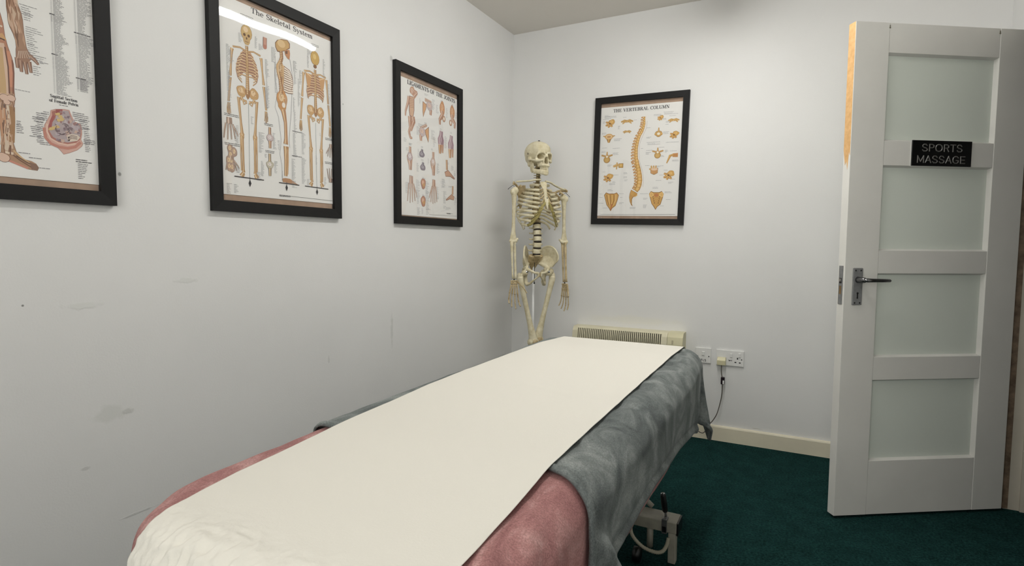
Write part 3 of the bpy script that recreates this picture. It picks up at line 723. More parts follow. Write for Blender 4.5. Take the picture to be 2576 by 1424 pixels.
pk=tag(bp_.build('blanket',M['pplush']),'dusty pink fleece blanket on the near half of the massage table','blanket')
# grey on the far half
def gfs(y): return (-(HWB+.12), arc_s(zbot(y))+.004)
def gy0(u):
    s=-(HWB+.12)+u*(HWB+.12+.525)
    return -2.470+.035*sstep(-.3,-.42,s)+.01*math.sin(s*9)-.020*sstep(.22,.34,s)+.012*sstep(.40,.52,s)
def gdisp(s,y,dr,eu,ev):
    w=.0025*nz(s*7,y*5,7)+.0012*nz(s*20,y*15,9)
    if dr>0:
        k=min(1,dr*9)
        w+=common(y,dr)
        # long fold running down and back from the front corner
        q=(dr-.02)/.17; yy=-2.47+.13*q
        w+=.024*math.exp(-((y-yy)/.030)**2)*sstep(0,.4,q)
    if s>0 and dr>0 and y>-1.6:
        q=min(1,dr/.22); yc=-1.18-.27*q
        w+=.012*q*math.exp(-((y-yc)/.020)**2)-.018*q*sstep(yc,yc+.05,y)*(1-sstep(-1.17,-1.11,y))
    # soft ripples across the shoulder
    if .18<s: w+=.0034*nz(s*7,y*26,2)*sstep(.18,.24,s)*(1-sstep(.34,.40,s))+.0016*math.sin(y*38+4*nz(y*3,s*4))*sstep(.18,.26,s)*(1-sstep(.36,.42,s))
    if s<-.27: w+=.003*nz(y*9,4)
    e=min(eu,ev); w+=.0045*math.exp(-((e-.012)/.008)**2)-.003*math.exp(-((e-.028)/.005)**2)
    return w
def gflare(s,y,drop,nxv,nyv):
    f=.02*min(1,drop/.2)*0
    if nxv>0 and nyv>0 and y>YC and s>0:
        th=math.atan2(nyv,nxv)/(PI/2)
        f+= .058*(drop/.3)*sstep(.02,.30,th)*(1-sstep(.82,1,th))-.012*(drop/.3)*math.exp(-((th-.04)/.05)**2)
    return f
bg=cloth(gfs,gy0,lambda u:YFAR-.0+.215,210,250,.0150,gdisp,fn=gflare,thick=.0055,cl=.328)
gk=tag(bg.build('blanket',M['gplush']),'grey fleece blanket folded over the far half of the massage table','blanket')
# paper strip
XL=[(-3.2,.902),(-2.95,.898),(-2.87,.885),(-2.80,.870),(-2.73,.859),(-2.56,.856),(-2.45,.853),(-2.3,.846),(-2.12,.832),(-1.9,.824),(-1.51,.820),(-1.3,.820),(-1.1,.832),(-.9,.84)]
XR=[(-3.2,1.40),(-2.8,1.377),(-2.65,1.371),(-2.46,1.362),(-2.1,1.358),(-1.8,1.353),(-1.1,1.343),(-.9,1.34)]
def sfs(y): return (lerp_table(XL,y)-cxb(y)+.0010*nz(y*14,5), lerp_table(XR,y)-cxb(y)+.0018*nz(y*11,8))
def ridg(x,y,z=0): return 1-abs(nz(x,y,z))*2
def sdisp(s,y,dr,eu,ev):
    w=.0006*nz(s*6,y*5,11)
    # crumpled where the strip turns over the near end
    k=sstep(-2.80,-2.90,y)
    c=math.exp(-((s+.08)/.11)**2-((y+2.925)/.055)**2)
    w+=k*.0016*(ridg(s*24,y*24)-.5)+k*.0014*ridg(s*60,y*56,4)+c*(.0034*(ridg(s*22,y*24,2)-.3)+.0055*(ridg(s*44,y*40,6)-.3)+.0026*ridg(s*90,y*90,9))
    w+=.0007*math.exp(-((y+1.98+.3*s)/.02)**2)
    return w
def soff(s,y): return .0235-.0105*(1-sstep(-2.75,-2.40,y))
bs_=cloth(sfs,lambda u:-3.17,lambda u:-1.0,200,640,soff,sdisp,thick=.0008)
pr_=tag(bs_.build('couch_roll_paper',M['paperroll']),'long cream paper sheet laid over both blankets on the massage table','paper sheet')
# ------------------------------------------------------------------ anatomical skeleton on its stand
S0=Vector((.335,-.285,0)); SF=Vector((.762,-.647,0)).normalized(); SX=Vector((-SF.y,SF.x,0))
TS=Matrix.Identity(4)
for i in range(3): TS[i][0]=SX[i]; TS[i][1]=SF[i]; TS[i][2]=(0,0,1)[i]; TS[i][3]=S0[i]
def bone_mat(name,c,d,rough=.5):
    mt,nt,b=new_mat(name); b.inputs['Roughness'].default_value=rough
    g=nd(nt,'ShaderNodeNewGeometry'); n=nd(nt,'ShaderNodeTexNoise'); n.inputs['Scale'].default_value=26; n.inputs['Detail'].default_value=7; n.inputs['Roughness'].default_value=.65
    lnk(nt,g.outputs['Position'],n.inputs['Vector']); r=nd(nt,'ShaderNodeValToRGB'); e=r.color_ramp.elements
    e[0].position=.33; e[0].color=sr(d); e[1].position=.60; e[1].color=sr(c); lnk(nt,n.outputs['Fac'],r.inputs['Fac']); lnk(nt,r.outputs[0],b.inputs['Base Color'])
    bp=nd(nt,'ShaderNodeBump'); bp.inputs['Strength'].default_value=.4; bp.inputs['Distance'].default_value=.002; lnk(nt,n.outputs['Fac'],bp.inputs['Height']); lnk(nt,bp.outputs['Normal'],b.inputs['Normal'])
    return mt
M['bone']=bone_mat('cream_plastic_bone',(226,218,190),(196,184,146))
M['bonet']=bone_mat('tan_plastic_bone',(202,184,146),(160,138,96))
M['boned']=bone_mat('shadowed_brown_bone',(176,160,120),(128,110,72))  # brown tone with the inner rib cage's shade and dirt in the colour
M['cart']=bone_mat('olive_costal_cartilage',(164,152,92),(132,120,66))
M['disc']=mat('dark_rubber_disc',(44,36,24),.6)
M['wire']=mat('black_metal_rod',(22,22,24),.4,metal=.5)
sk=thing('anatomical_skeleton','life-size cream plastic skeleton hanging on a white pole in the room corner','anatomical skeleton',(S0.x,S0.y,0))
def fused(mb,name,mt,parent,vox=.002,sm=3,cut=None,tf=TS,solver='FAST'):
    """union of overlapping closed pieces (voxel) minus cutters, baked to a mesh"""
    me=bpy.data.meshes.new('tmp'); me.from_pydata([tuple(v) for v in mb.v],[],mb.f); me.update()
    ob=bpy.data.objects.new('tmp',me); COL.objects.link(ob); recalc(ob)
    r=ob.modifiers.new('r','REMESH'); r.mode='VOXEL'; r.voxel_size=vox; r.adaptivity=0
    tmp=[ob]
    if cut is not None:
        m2=bpy.data.meshes.new('tmpc'); m2.from_pydata([tuple(v) for v in cut.v],[],cut.f); m2.update()
        oc=bpy.data.objects.new('tmpc',m2); COL.objects.link(oc); recalc(oc); tmp.append(oc)
        rc=oc.modifiers.new('r','REMESH'); rc.mode='VOXEL'; rc.voxel_size=vox
        bo=ob.modifiers.new('b','BOOLEAN'); bo.operation='DIFFERENCE'; bo.object=oc; bo.solver=solver
        r2=ob.modifiers.new('r2','REMESH'); r2.mode='VOXEL'; r2.voxel_size=vox
    s_=ob.modifiers.new('s','SMOOTH'); s_.iterations=sm; s_.factor=.5
    dg=bpy.context.evaluated_depsgraph_get(); dg.update()
    me2=bpy.data.meshes.new_from_object(ob.evaluated_get(dg)); me2.name=name
    for t in tmp: bpy.data.objects.remove(t)
    o0=Vector((0,0,0)); p=parent
    while p is not None: o0+=p.location; p=p.parent
    me2.transform(Matrix.Translation(-o0)@tf)
    me2.materials.clear(); me2.materials.append(mt)
    for pl in me2.polygons: pl.use_smooth=True
    o=bpy.data.objects.new(name,me2); COL.objects.link(o); o.parent=parent
    return o
# ---- skull (own frame: x to its left, y forward, z up, origin between the ears)
SKT=TS@Matrix.Translation((-.012,-.004,1.628))@Matrix.Rotation(math.radians(-7),4,'Z')@Matrix.Rotation(math.radians(1),4,'Y')
b=MB()
b.ell((0,-.020,.036),(.0715,.0905,.068),seg=32,rings=20)
b.ell((0,.022,.044),(.060,.052,.050),seg=24,rings=14)
b.ell((0,-.045,.010),(.060,.060,.048),seg=24,rings=14)
b.ell((0,-.015,-.018),(.050,.050,.026),seg=20,rings=12)
b.ell((0,.030,-.005),(.040,.045,.038),seg=20,rings=12)
b.ell((0,.045,-.036),(.030,.036,.026),seg=20,rings=12)
b.tube([(-.020,.080,-.049),(-.024,.066,-.050),(-.028,.04,-.050)],[.0085,.0085,.007],seg=10)
b.tube([(.020,.080,-.049),(.024,.066,-.050),(.028,.04,-.050)],[.0085,.0085,.007],seg=10)
b.tube([(-.021,.076,-.050),(-.008,.083,-.050),(.008,.083,-.050),(.021,.076,-.050)],[.0085]*4,seg=10)
for sx in(-1,1):
    b.tube([(sx*.006,.074,.021),(sx*.024,.0775,.026),(sx*.042,.067,.020),(sx*.050,.056,.006),(sx*.051,.052,-.010),(sx*.047,.055,-.022)],[.0075,.008,.0075,.006,.0062,.009],seg=12)
    b.tube([(sx*.012,.078,-.012),(sx*.024,.074,-.020),(sx*.036,.066,-.022),(sx*.047,.055,-.022),(sx*.058,.036,-.018),(sx*.067,.012,-.014),(sx*.066,-.006,-.012)],[.006,.0065,.0085,.010,.0062,.0045,.0055],seg=12)
    b.tube([(sx*.005,.083,.018),(sx*.004,.087,.002),(sx*.005,.088,-.006)],[.005,.004,.003],seg=10)
    b.tube([(sx*.010,.082,.008),(sx*.013,.080,-.014),(sx*.014,.080,-.040)],[.0042,.0045,.007],seg=10)
    b.ell((sx*.051,-.024,-.030),(.010,.014,.021),seg=12,rings=8)
    b.ell((sx*.058,-.008,-.006),(.012,.018,.014),seg=12,rings=8)
for sx in(-1,1):
    b.ell((sx*.031,.044,.000),(.023,.024,.024),seg=16,rings=10)
cut=MB()
for sx in(-1,1):
    cut.ell((sx*.030,.064,.002),(.0180,.044,.0160),seg=20,rings=12)
    cut.ell((sx*.073,.042,.000),(.014,.024,.022),seg=16,rings=10)
    cut.ell((sx*.052,.020,-.034),(.013,.024,.016),seg=16,rings=10)
    cut.ell((sx*.0062,.068,-.030),(.0072,.050,.011),seg=12,rings=8)
cut.ell((0,.068,-.020),(.0085,.050,.015),seg=12,rings=8)
skull=fused(b,'skull',M['bone'],sk,.0021,3,cut,SKT,'EXACT')
def teeth(z,h,parent,yo=0):
    b=MB()
    for k in range(14):
        a=(k-6.5)/6.5; x=.0245*math.sin(a*1.35)*1.02; y=.054+.030*math.cos(a*1.35)+yo
        b.ell((x,y,z),(.0034,.0030,h),seg=8,rings=6,tf=SKT)
    return b.build('teeth',M['bone'],parent)
teeth(-.0600,.0062,skull)
b=MB(); b.tube([(0,-.002,.102),(0,-.002,.1065)],.0055,0,12,tf=SKT); b.build('hanging_bolt',M['wire'],skull)
b=MB(); b.tube([(-.066,-.010,.030),(-.0705,-.011,.026)],.0028,0,8,tf=SKT); b.tube([(-.0685,-.004,.022),(-.071,-.014,.021)],.0018,0,8,tf=SKT); b.build('skull_cap_hook',M['wire'],skull)
def suture():
    b=MB(); pts=[]
    for k in range(33):
        a=2*PI*k/32; pts.append(SKT@Vector((.0722*math.cos(a),-.020+.0915*math.sin(a),.038+.0006*math.sin(k*2.1))))
    return pts
b=MB()
for sx in(-1,1):
    b.tube([(sx*.052,-.004,-.022),(sx*.051,.000,-.045),(sx*.047,.006,-.074),(sx*.044,.012,-.082)],[(.005,.011),(.0045,.018),(.005,.018),(.006,.013)],seg=12,up=(1,0,0))
    b.tube([(sx*.050,.018,-.030),(sx*.048,.018,-.055),(sx*.046,.014,-.075)],[.004,.006,.007],seg=10)
    b.tube([(sx*.046,.004,-.072),(sx*.038,.034,-.082),(sx*.023,.066,-.088),(sx*.010,.079,-.090),(0,.081,-.090)],[(.005,.012),(.0055,.0145),(.0065,.015),(.008,.0155),(.009,.0145)],seg=12,up=(1,0,0))
b.ell((0,.080,-.100),(.016,.009,.008),seg=14,rings=8)
mand=fused(b,'jawbone',M['bone'],skull,.0019,3,None,SKT)
teeth(-.0705,.0058,mand,-.001)
# ---- vertebrae
def vert_mesh(rx,ry,h,tp,sp,spd,kind):
    b=MB()
    b.tube([(0,0,-h/2),(0,0,-h*.42),(0,0,0),(0,0,h*.42),(0,0,h/2)],[(rx*.96,ry*.96),(rx*1.04,ry*1.04),(rx*.88,ry*.88),(rx*1.04,ry*1.04),(rx*.96,ry*.96)],seg=20,up=(1,0,0))
    for s_ in(-1,1):
        b.tube([(s_*rx*.6,-ry*.7,0),(s_*rx*.62,-ry*1.5,0),(s_*rx*.2,-ry*2.0,0)],[h*.22,h*.24,h*.24],seg=8)
        b.tube([(s_*rx*.62,-ry*1.3,0),(s_*(rx+tp*.55),-ry*1.5,h*.02),(s_*(rx+tp),-ry*(1.5 if kind=='l' else 1.9),h*.06)],[h*.20,h*.15,h*.17],seg=8)
        b.tube([(s_*rx*.6,-ry*1.5,h*.65),(s_*rx*.6,-ry*1.6,0),(s_*rx*.55,-ry*1.6,-h*.6)],[h*.13,h*.18,h*.13],seg=8)
    b.tube([(0,-ry*1.8,0),(0,-ry*1.9-sp*.5,-spd*.4),(0,-ry*1.9-sp,-spd)],[(h*.12,h*.3),(h*.09,h*.28),(h*.10,h*.34)],seg=8,up=(1,0,0))
    return b
ZV=[1.574,1.558,1.542,1.527,1.512,1.497,1.482]; 
TV=[1.464-.0193*i*(1+.006*i) for i in range(12)]; tv_end=TV[-1]
TV=[1.464+(1.258-1.464)*(i/11)**1.12 for i in range(12)]
LV=[1.223,1.188,1.152,1.115,1.078]
XS=[(1.0,-.022),(1.08,-.022),(1.26,-.014),(1.45,-.014),(1.6,-.018)]
FS=[(1.0,-.02),(1.06,.002),(1.13,.010),(1.20,.000),(1.27,-.022),(1.35,-.040),(1.42,-.030),(1.48,-.008),(1.53,.004),(1.6,-.006)]
def spx(z): return lerp_table(XS,z),lerp_table(FS,z)
def place_v(z,b,name,mt):
    x,f=spx(z); df=(lerp_table(FS,z+.02)-lerp_table(FS,z-.02))/.04
    T=TS@Matrix.Translation((x,f,z))@Matrix.Rotation(-math.atan(df),4,'X')
    nb=MB(); nb.add([v for v in b.v],b.f,0,True,T); o=nb.build(name,mt,sk); recalc(o); return T
allz=ZV+TV+LV
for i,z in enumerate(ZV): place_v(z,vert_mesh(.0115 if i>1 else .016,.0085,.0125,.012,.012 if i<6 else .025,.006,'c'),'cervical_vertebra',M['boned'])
for i,z in enumerate(TV): 
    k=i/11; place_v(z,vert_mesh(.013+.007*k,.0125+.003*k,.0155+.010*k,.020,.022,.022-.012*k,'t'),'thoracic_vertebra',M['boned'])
for i,z in enumerate(LV):
    k=i/4; place_v(z,vert_mesh(.0225+.0025*k,.0165,.0275,.020,.020,.004,'l'),'lumbar_vertebra',M['bone'])
for a,c in zip(allz,allz[1:]+[1.044]):
    z=(a+c)/2 if c>1.05 else 1.0605; x,f=spx(z); k=sstep(1.46,1.2,z); r=.0105+.0135*k; df=(lerp_table(FS,z+.02)-lerp_table(FS,z-.02))/.04
    T=TS@Matrix.Translation((x,f,z))@Matrix.Rotation(-math.atan(df)-(.25 if c<1.05 else 0),4,'X'); h=(a-c)*.115 if c>1.05 else .005
    b=MB(); b.tube([(0,0,-h),(0,0,h)],[(r,r*.75)]*2,0,18,tf=T,up=None); b.build('intervertebral_disc',M['disc'],sk)
# ---- sternum, ribs, cartilages
CX0=-.012
b=MB(); T0=Vector((-.020,.078,1.482)); T1=Vector((-.008,.118,1.318))
def stp(k): return T0.lerp(T1,k)+Vector((0,.006*math.sin(k*PI),0))
wd_=[(0,.020),(.08,.0225),(.2,.016),(.27,.0105),(.32,.0125),(.38,.0095),(.45,.0125),(.52,.0105),(.60,.0145),(.67,.013),(.74,.0135),(.80,.010),(.87,.0065),(.95,.0045),(1,.002)]
b.tube([stp(k) for k,_ in wd_],[(w,.0045) for _,w in wd_],0,12,tf=TS,up=(1,0,0)); st=b.build('sternum',M['bone'],sk)
b=MB(); p=stp(.58)+Vector((.004,.0045,0)); b.tube([p,p+Vector((0,.0025,0))],.0030,0,10,tf=TS); b.build('sternum_screw',M['wire'],st)
RIB=[(1.466,.050,.024,.062,1.462),(1.447,.074,.030,.076,1.434),(1.432,.094,.033,.086,1.408),(1.416,.108,.036,.094,1.382),(1.400,.119,.040,.101,1.356),(1.381,.126,.046,.106,1.330),(1.360,.131,.056,.104,1.305),(1.334,.134,.070,.094,1.282),(1.315,.132,.084,.078,1.252),(1.296,.125,.096,.056,1.228),(1.277,.110,.102,.012,1.205),(1.258,.084,.080,-.030,1.212)]
for sx in(-1,1):
    for k,(zv,w,xe,fe,ze) in enumerate(RIB):
        x0,fv=spx(zv); tilt=-.012*sx*0
        zl=(zv*.62+ze*.38) if k<6 else zv*.30+ze*.70
        pts=[(x0+sx*.014,fv-.014,zv+.003),(x0+sx*.032,fv-.034,zv+.004),(CX0+sx*w*.62,fv-.046,zv-.002),(CX0+sx*w*.90,fv-.022,(zv+zl)/2),(CX0+sx*w,fv+.022+.012*(k>2),zl)]
        if k<11: pts+=[(CX0+sx*(w*.93),max(fe-.045,fv+.04),zl*.55+ze*.45),(CX0+sx*(xe+(w-xe)*.55),fe-.016,zl*.25+ze*.75),(CX0+sx*xe,fe,ze)]
        else: pts=pts[:4]+[(CX0+sx*w,fv+.004,ze)]
        if k==10: pts=pts[:5]+[(CX0+sx*xe,fe,ze)]
        if k==0: pts=[(x0+sx*.014,fv-.012,zv),(x0+sx*.040,fv-.018,zv+.002),(CX0+sx*.056,fv+.020,zv+.002),(CX0+sx*.048,.045,zv+.001),(CX0+sx*xe,fe,ze)]
        pp=smooth_path([Vector(q) for q in pts],6); n=len(pp)
        rr=[(.0024+.0003*(k<7),.0060+.0016*(i/n)) for i in range(n)]
        # flat faces outwards: use radial reference
        b=MB(); rings=[]
        for i in range(n):
            t=(pp[min(i+1,n-1)]-pp[max(i-1,0)]).normalized(); c0=Vector((CX0,.01,pp[i].z)); o_=(pp[i]-c0); o_=o_-t*o_.dot(t); o_.normalize(); u_=t.cross(o_)
            rings.append([pp[i]+o_*rr[i][0]*math.cos(2*PI*j/8)+u_*rr[i][1]*math.sin(2*PI*j/8) for j in range(8)])
        vs=[q for r in rings for q in r]; fs=[(i*8+j,i*8+(j+1)%8,(i+1)*8+(j+1)%8,(i+1)*8+j) for i in range(n-1) for j in range(8)]+[tuple(reversed(range(8))),tuple((n-1)*8+j for j in range(8))]
        b.add(vs,fs,0,True,TS); o=b.build('rib',M['bone'] if k<7 or sx<0 else M['bone'],sk); recalc(o)
        # costal cartilage
        if k<7:
            s_=stp([.12,.25,.36,.46,.56,.64,.70][k]); q=Vector((s_.x+sx*.010,s_.y-.001,s_.z)); e=Vector(pts[-1])
            mid=(q+e)/2+Vector((0,.004,-.012 if k>3 else -.002))
            if k>=5: mid.z-=.010
            b=MB(); b.tube(smooth_path([e,mid,q],6),[(.0048,.003)]*13,0,8,tf=TS,up=(0,0,1)); b.build('costal_cartilage',M['cart'] if k>4 else M['bonet'],sk)
    e=[Vector((CX0+sx*RIB[k][2],RIB[k][3],RIB[k][4])) for k in(9,8,7,6)]
    q=[e[0],e[0].lerp(e[1],.6)+Vector((-sx*.010,.006,-.004)),e[1].lerp(e[2],.6)+Vector((-sx*.014,.006,-.006)),e[2].lerp(e[3],.7)+Vector((-sx*.014,.004,-.010)),Vector((CX0+sx*.036,.108,1.325)),Vector((stp(.74).x+sx*.008,.113,stp(.74).z))]
    b=MB(); sp=smooth_path(q,6); b.tube(sp,[(.0085,.0035)]*len(sp),0,8,tf=TS,up=(0,0,1)); b.build('costal_arch',M['cart'],sk)
    for k in(7,8): 
        b=MB(); b.tube(smooth_path([e[9-k],e[9-k].lerp(q[4],.35)+Vector((-sx*.004,.004,-.004)),e[9-k].lerp(q[4],.7)+Vector((0,.002,-.004))],5),[(.005,.003)]*11,0,8,tf=TS,up=(0,0,1)); b.build('costal_cartilage',M['cart'],sk)
# ---- shoulder girdle
for sx,a,m_,e,zs in((-1,(-.034,.072,1.494),(-.095,.050,1.487),(-.160,.002,1.484),1.436),(1,(-.004,.074,1.487),(.062,.055,1.470),(.160,.004,1.450),1.407)):
    a,m_,e=Vector(a),Vector(m_),Vector(e)
    b=MB(); sp=smooth_path([a,a.lerp(m_,.5)+Vector((0,.010,.002)),m_,m_.lerp(e,.55)+Vector((0,-.010,.001)),e],5); n=len(sp)
    b.tube(sp,[(.0095 if i<3 else .0060+.003*abs(i/n-.5),.0055) for i in range(n)],0,10,tf=TS); b.build('collarbone',M['bone'],sk)
    dz=zs-1.436
    # scapula plate
    b=MB()
    def tri(ps,th=.003):
        ps=[Vector(q)+Vector((0,0,dz)) for q in ps]; nn=(ps[1]-ps[0]).cross(ps[2]-ps[0]).normalized()*th; k=len(ps)
        b.add([q+nn for q in ps]+[q-nn for q in ps],[tuple(range(k)),tuple(reversed(range(k,2*k)))]+[(i,k+i,k+(i+1)%k,(i+1)%k) for i in range(k)])
    tri([(sx*.150,-.012,1.425),(sx*.120,-.040,1.468),(sx*.070,-.066,1.474),(sx*.062,-.082,1.440),(sx*.075,-.092,1.370),(sx*.092,-.088,1.325),(sx*.108,-.070,1.345),(sx*.130,-.034,1.400)])
    b.ell((sx*.150,-.012,1.430+dz),(.009,.012,.017),seg=12,rings=8)
    b.tube([(sx*.066,-.088,1.440+dz),(sx*.105,-.078,1.455+dz),(sx*.145,-.045,1.476+dz),(sx*.170,-.012,1.478+dz),(sx*.178,.006,1.470+dz)],[(.004,.004),(.005,.006),(.006,.008),(.006,.012),(.004,.008)],seg=10)
    b.tube([(sx*.138,-.020,1.452+dz),(sx*.132,.004,1.463+dz),(sx*.138,.026,1.448+dz)],[.006,.006,.0065],seg=10)
    fused(b,'shoulder_blade',M['bonet'],sk,.0021,2)
    # humerus
    top=Vector((sx*.166-(.008 if sx>0 else .004),0,zs)); bot=Vector((-.176,.004,1.142)) if sx<0 else Vector((.162,.0,1.140))
    b=MB(); d=bot-top
    b.ell(top+Vector((-sx*.006,0,-.004)),(.0215,.0215,.0225),seg=16,rings=10); b.ell(top+Vector((sx*.014,.004,-.012)),(.012,.014,.018),seg=12,rings=8)
    b.tube([top+Vector((0,0,-.012)),top+d*.12,top+d*.3,top+d*.6,top+d*.82,top+d*.93,bot],[.019,.0155,.0118,.0100,(.0125,.0095),(.019,.0085),(.022,.008)],seg=14,up=(1,0,0))
    b.tube([bot+Vector((-.024,0,-.002)),bot+Vector((-.008,.002,-.008)),bot+Vector((.010,.003,-.006)),bot+Vector((.022,.002,-.002))],[.007,.0105,.0095,.0105],seg=12)
    b.ell(bot+Vector((-sx*.028,-.002,.006)),(.007,.007,.009),seg=10,rings=6)
    fused(b,'humerus',M['bone'],sk,.0021,3)
    b=MB(); b.tube([top+Vector((-.0*sx,0,.022)),top+Vector((sx*.010,0,.026)),top+Vector((sx*.034,0,.008)),top+Vector((sx*.040,.0,.001))],.0014,0,6,tf=TS); b.build('shoulder_wire',M['wire'],sk)
    # forearm
    wr=Vector((-.178,.028,.915)) if sx<0 else Vector((.155,.030,.890))
    el=bot+Vector((0,0,-.012)); dd=wr-el
    off=Vector((.011,-.004,0)) if sx<0 else Vector((.004,.010,0))
    b=MB(); q0=el-off; b.tube([q0+Vector((0,-.012,.020)),q0+Vector((0,-.010,.004)),q0,q0+dd*.15,q0+dd*.5,q0+dd*.9,wr-off*.8],[.006,.0105,.0105,.0085,.0062,.0048,.0062],0,12,tf=TS); b.build('ulna',M['bone'] if sx<0 else M['bonet'],sk)
    b=MB(); q0=el+off; b.tube([q0+Vector((0,.004,.004)),q0+Vector((0,.004,-.004)),q0+dd*.06,q0+dd*.14,q0+dd*.5,q0+dd*.9,wr+off*.8],[.0092,.0092,.0060,.0082,.0066,.0080,.0108],0,12,tf=TS); b.build('radius',M['bone'] if sx<0 else M['bonet'],sk)
    # hand
    if sx<0: spd,fw,thd=Vector((1,.1,0)).normalized(),Vector((.0,1,0)),Vector((.75,.3,-.75)); lean=Vector((-.06,0,-1)); bm_='bonet'
    else: spd,fw,thd=Vector((.38,.92,0)).normalized(),Vector((1,0,0)),Vector((-.35,.9,-.8)); lean=Vector((.04,0,-1)); bm_='bonet'
    hn=MB(); base=wr+Vector((0,0,-.010))
    for r_ in range(2):
        for c_ in range(4): hn.ell(base+spd*((c_-1.5)*.0105)+Vector((0,0,-.004-.012*r_))+fw*.002*((c_+r_)%2),(.0072,.0066,.0076),seg=8,rings=6)
    hand=None
    b=MB(); b.v=hn.v; b.f=hn.f; b.m=hn.m; b.sm=hn.sm; nb=MB(); nb.add(b.v,b.f,0,True,TS); hand=nb.build('hand',M[bm_],sk)
    for c_,(lm,lp) in enumerate((( .052,(.030,.018,.012)),(.056,(.036,.022,.014)),(.060,(.040,.025,.015)),(.060,(.036,.021,.014)))):
        # c_=0 little finger ... 3 index; curl forwards
        p=base+spd*((c_-1.5)*.0112)+Vector((0,0,-.024)); d_=(lean+spd*((c_-1.5)*.10)).normalized(); fb=MB()
        e=p+d_*lm; fb.tube([p,p.lerp(e,.12),p.lerp(e,.5),p.lerp(e,.9),e],[.0066,.0058,.0042,.0056,.0062],0,8,tf=TS)
        curl=[.10,.35,.55][0:3]; ang=0
        for L_,cu in zip(lp,(.30,.60,.50)):
            ang+=cu*(.55 if (sx<0 and c_ in(1,2)) else 1.0)*.6; dn=(d_*math.cos(ang)+fw*math.sin(ang)*(1 if sx<0 else -.5)).normalized(); p=e+dn*.0015; e=p+dn*L_
            fb.tube([p,p.lerp(e,.15),p.lerp(e,.5),p.lerp(e,.9),e],[.0050,.0045,.0033,.0041,.0038],0,8,tf=TS)
        fb.build('finger_bones',M[bm_],hand)
    p=base+spd*.020+Vector((0,.004,-.008)); fb=MB(); dn=thd.normalized()
    for L_ in(.040,.026,.018):
        e=p+dn*L_; fb.tube([p,p.lerp(e,.15),p.lerp(e,.5),p.lerp(e,.9),e],[.0054,.0048,.0036,.0046,.0042],0,8,tf=TS); p=e+dn*.0015; dn=(dn+Vector((0,.0,-.35))).normalized()
    fb.build('thumb_bones',M[bm_],hand)
    b=MB(); b.ell(wr+Vector((0,0,-.004)),(.004,.004,.004),tf=TS); b.build('wrist_wire',M['wire'],hand)
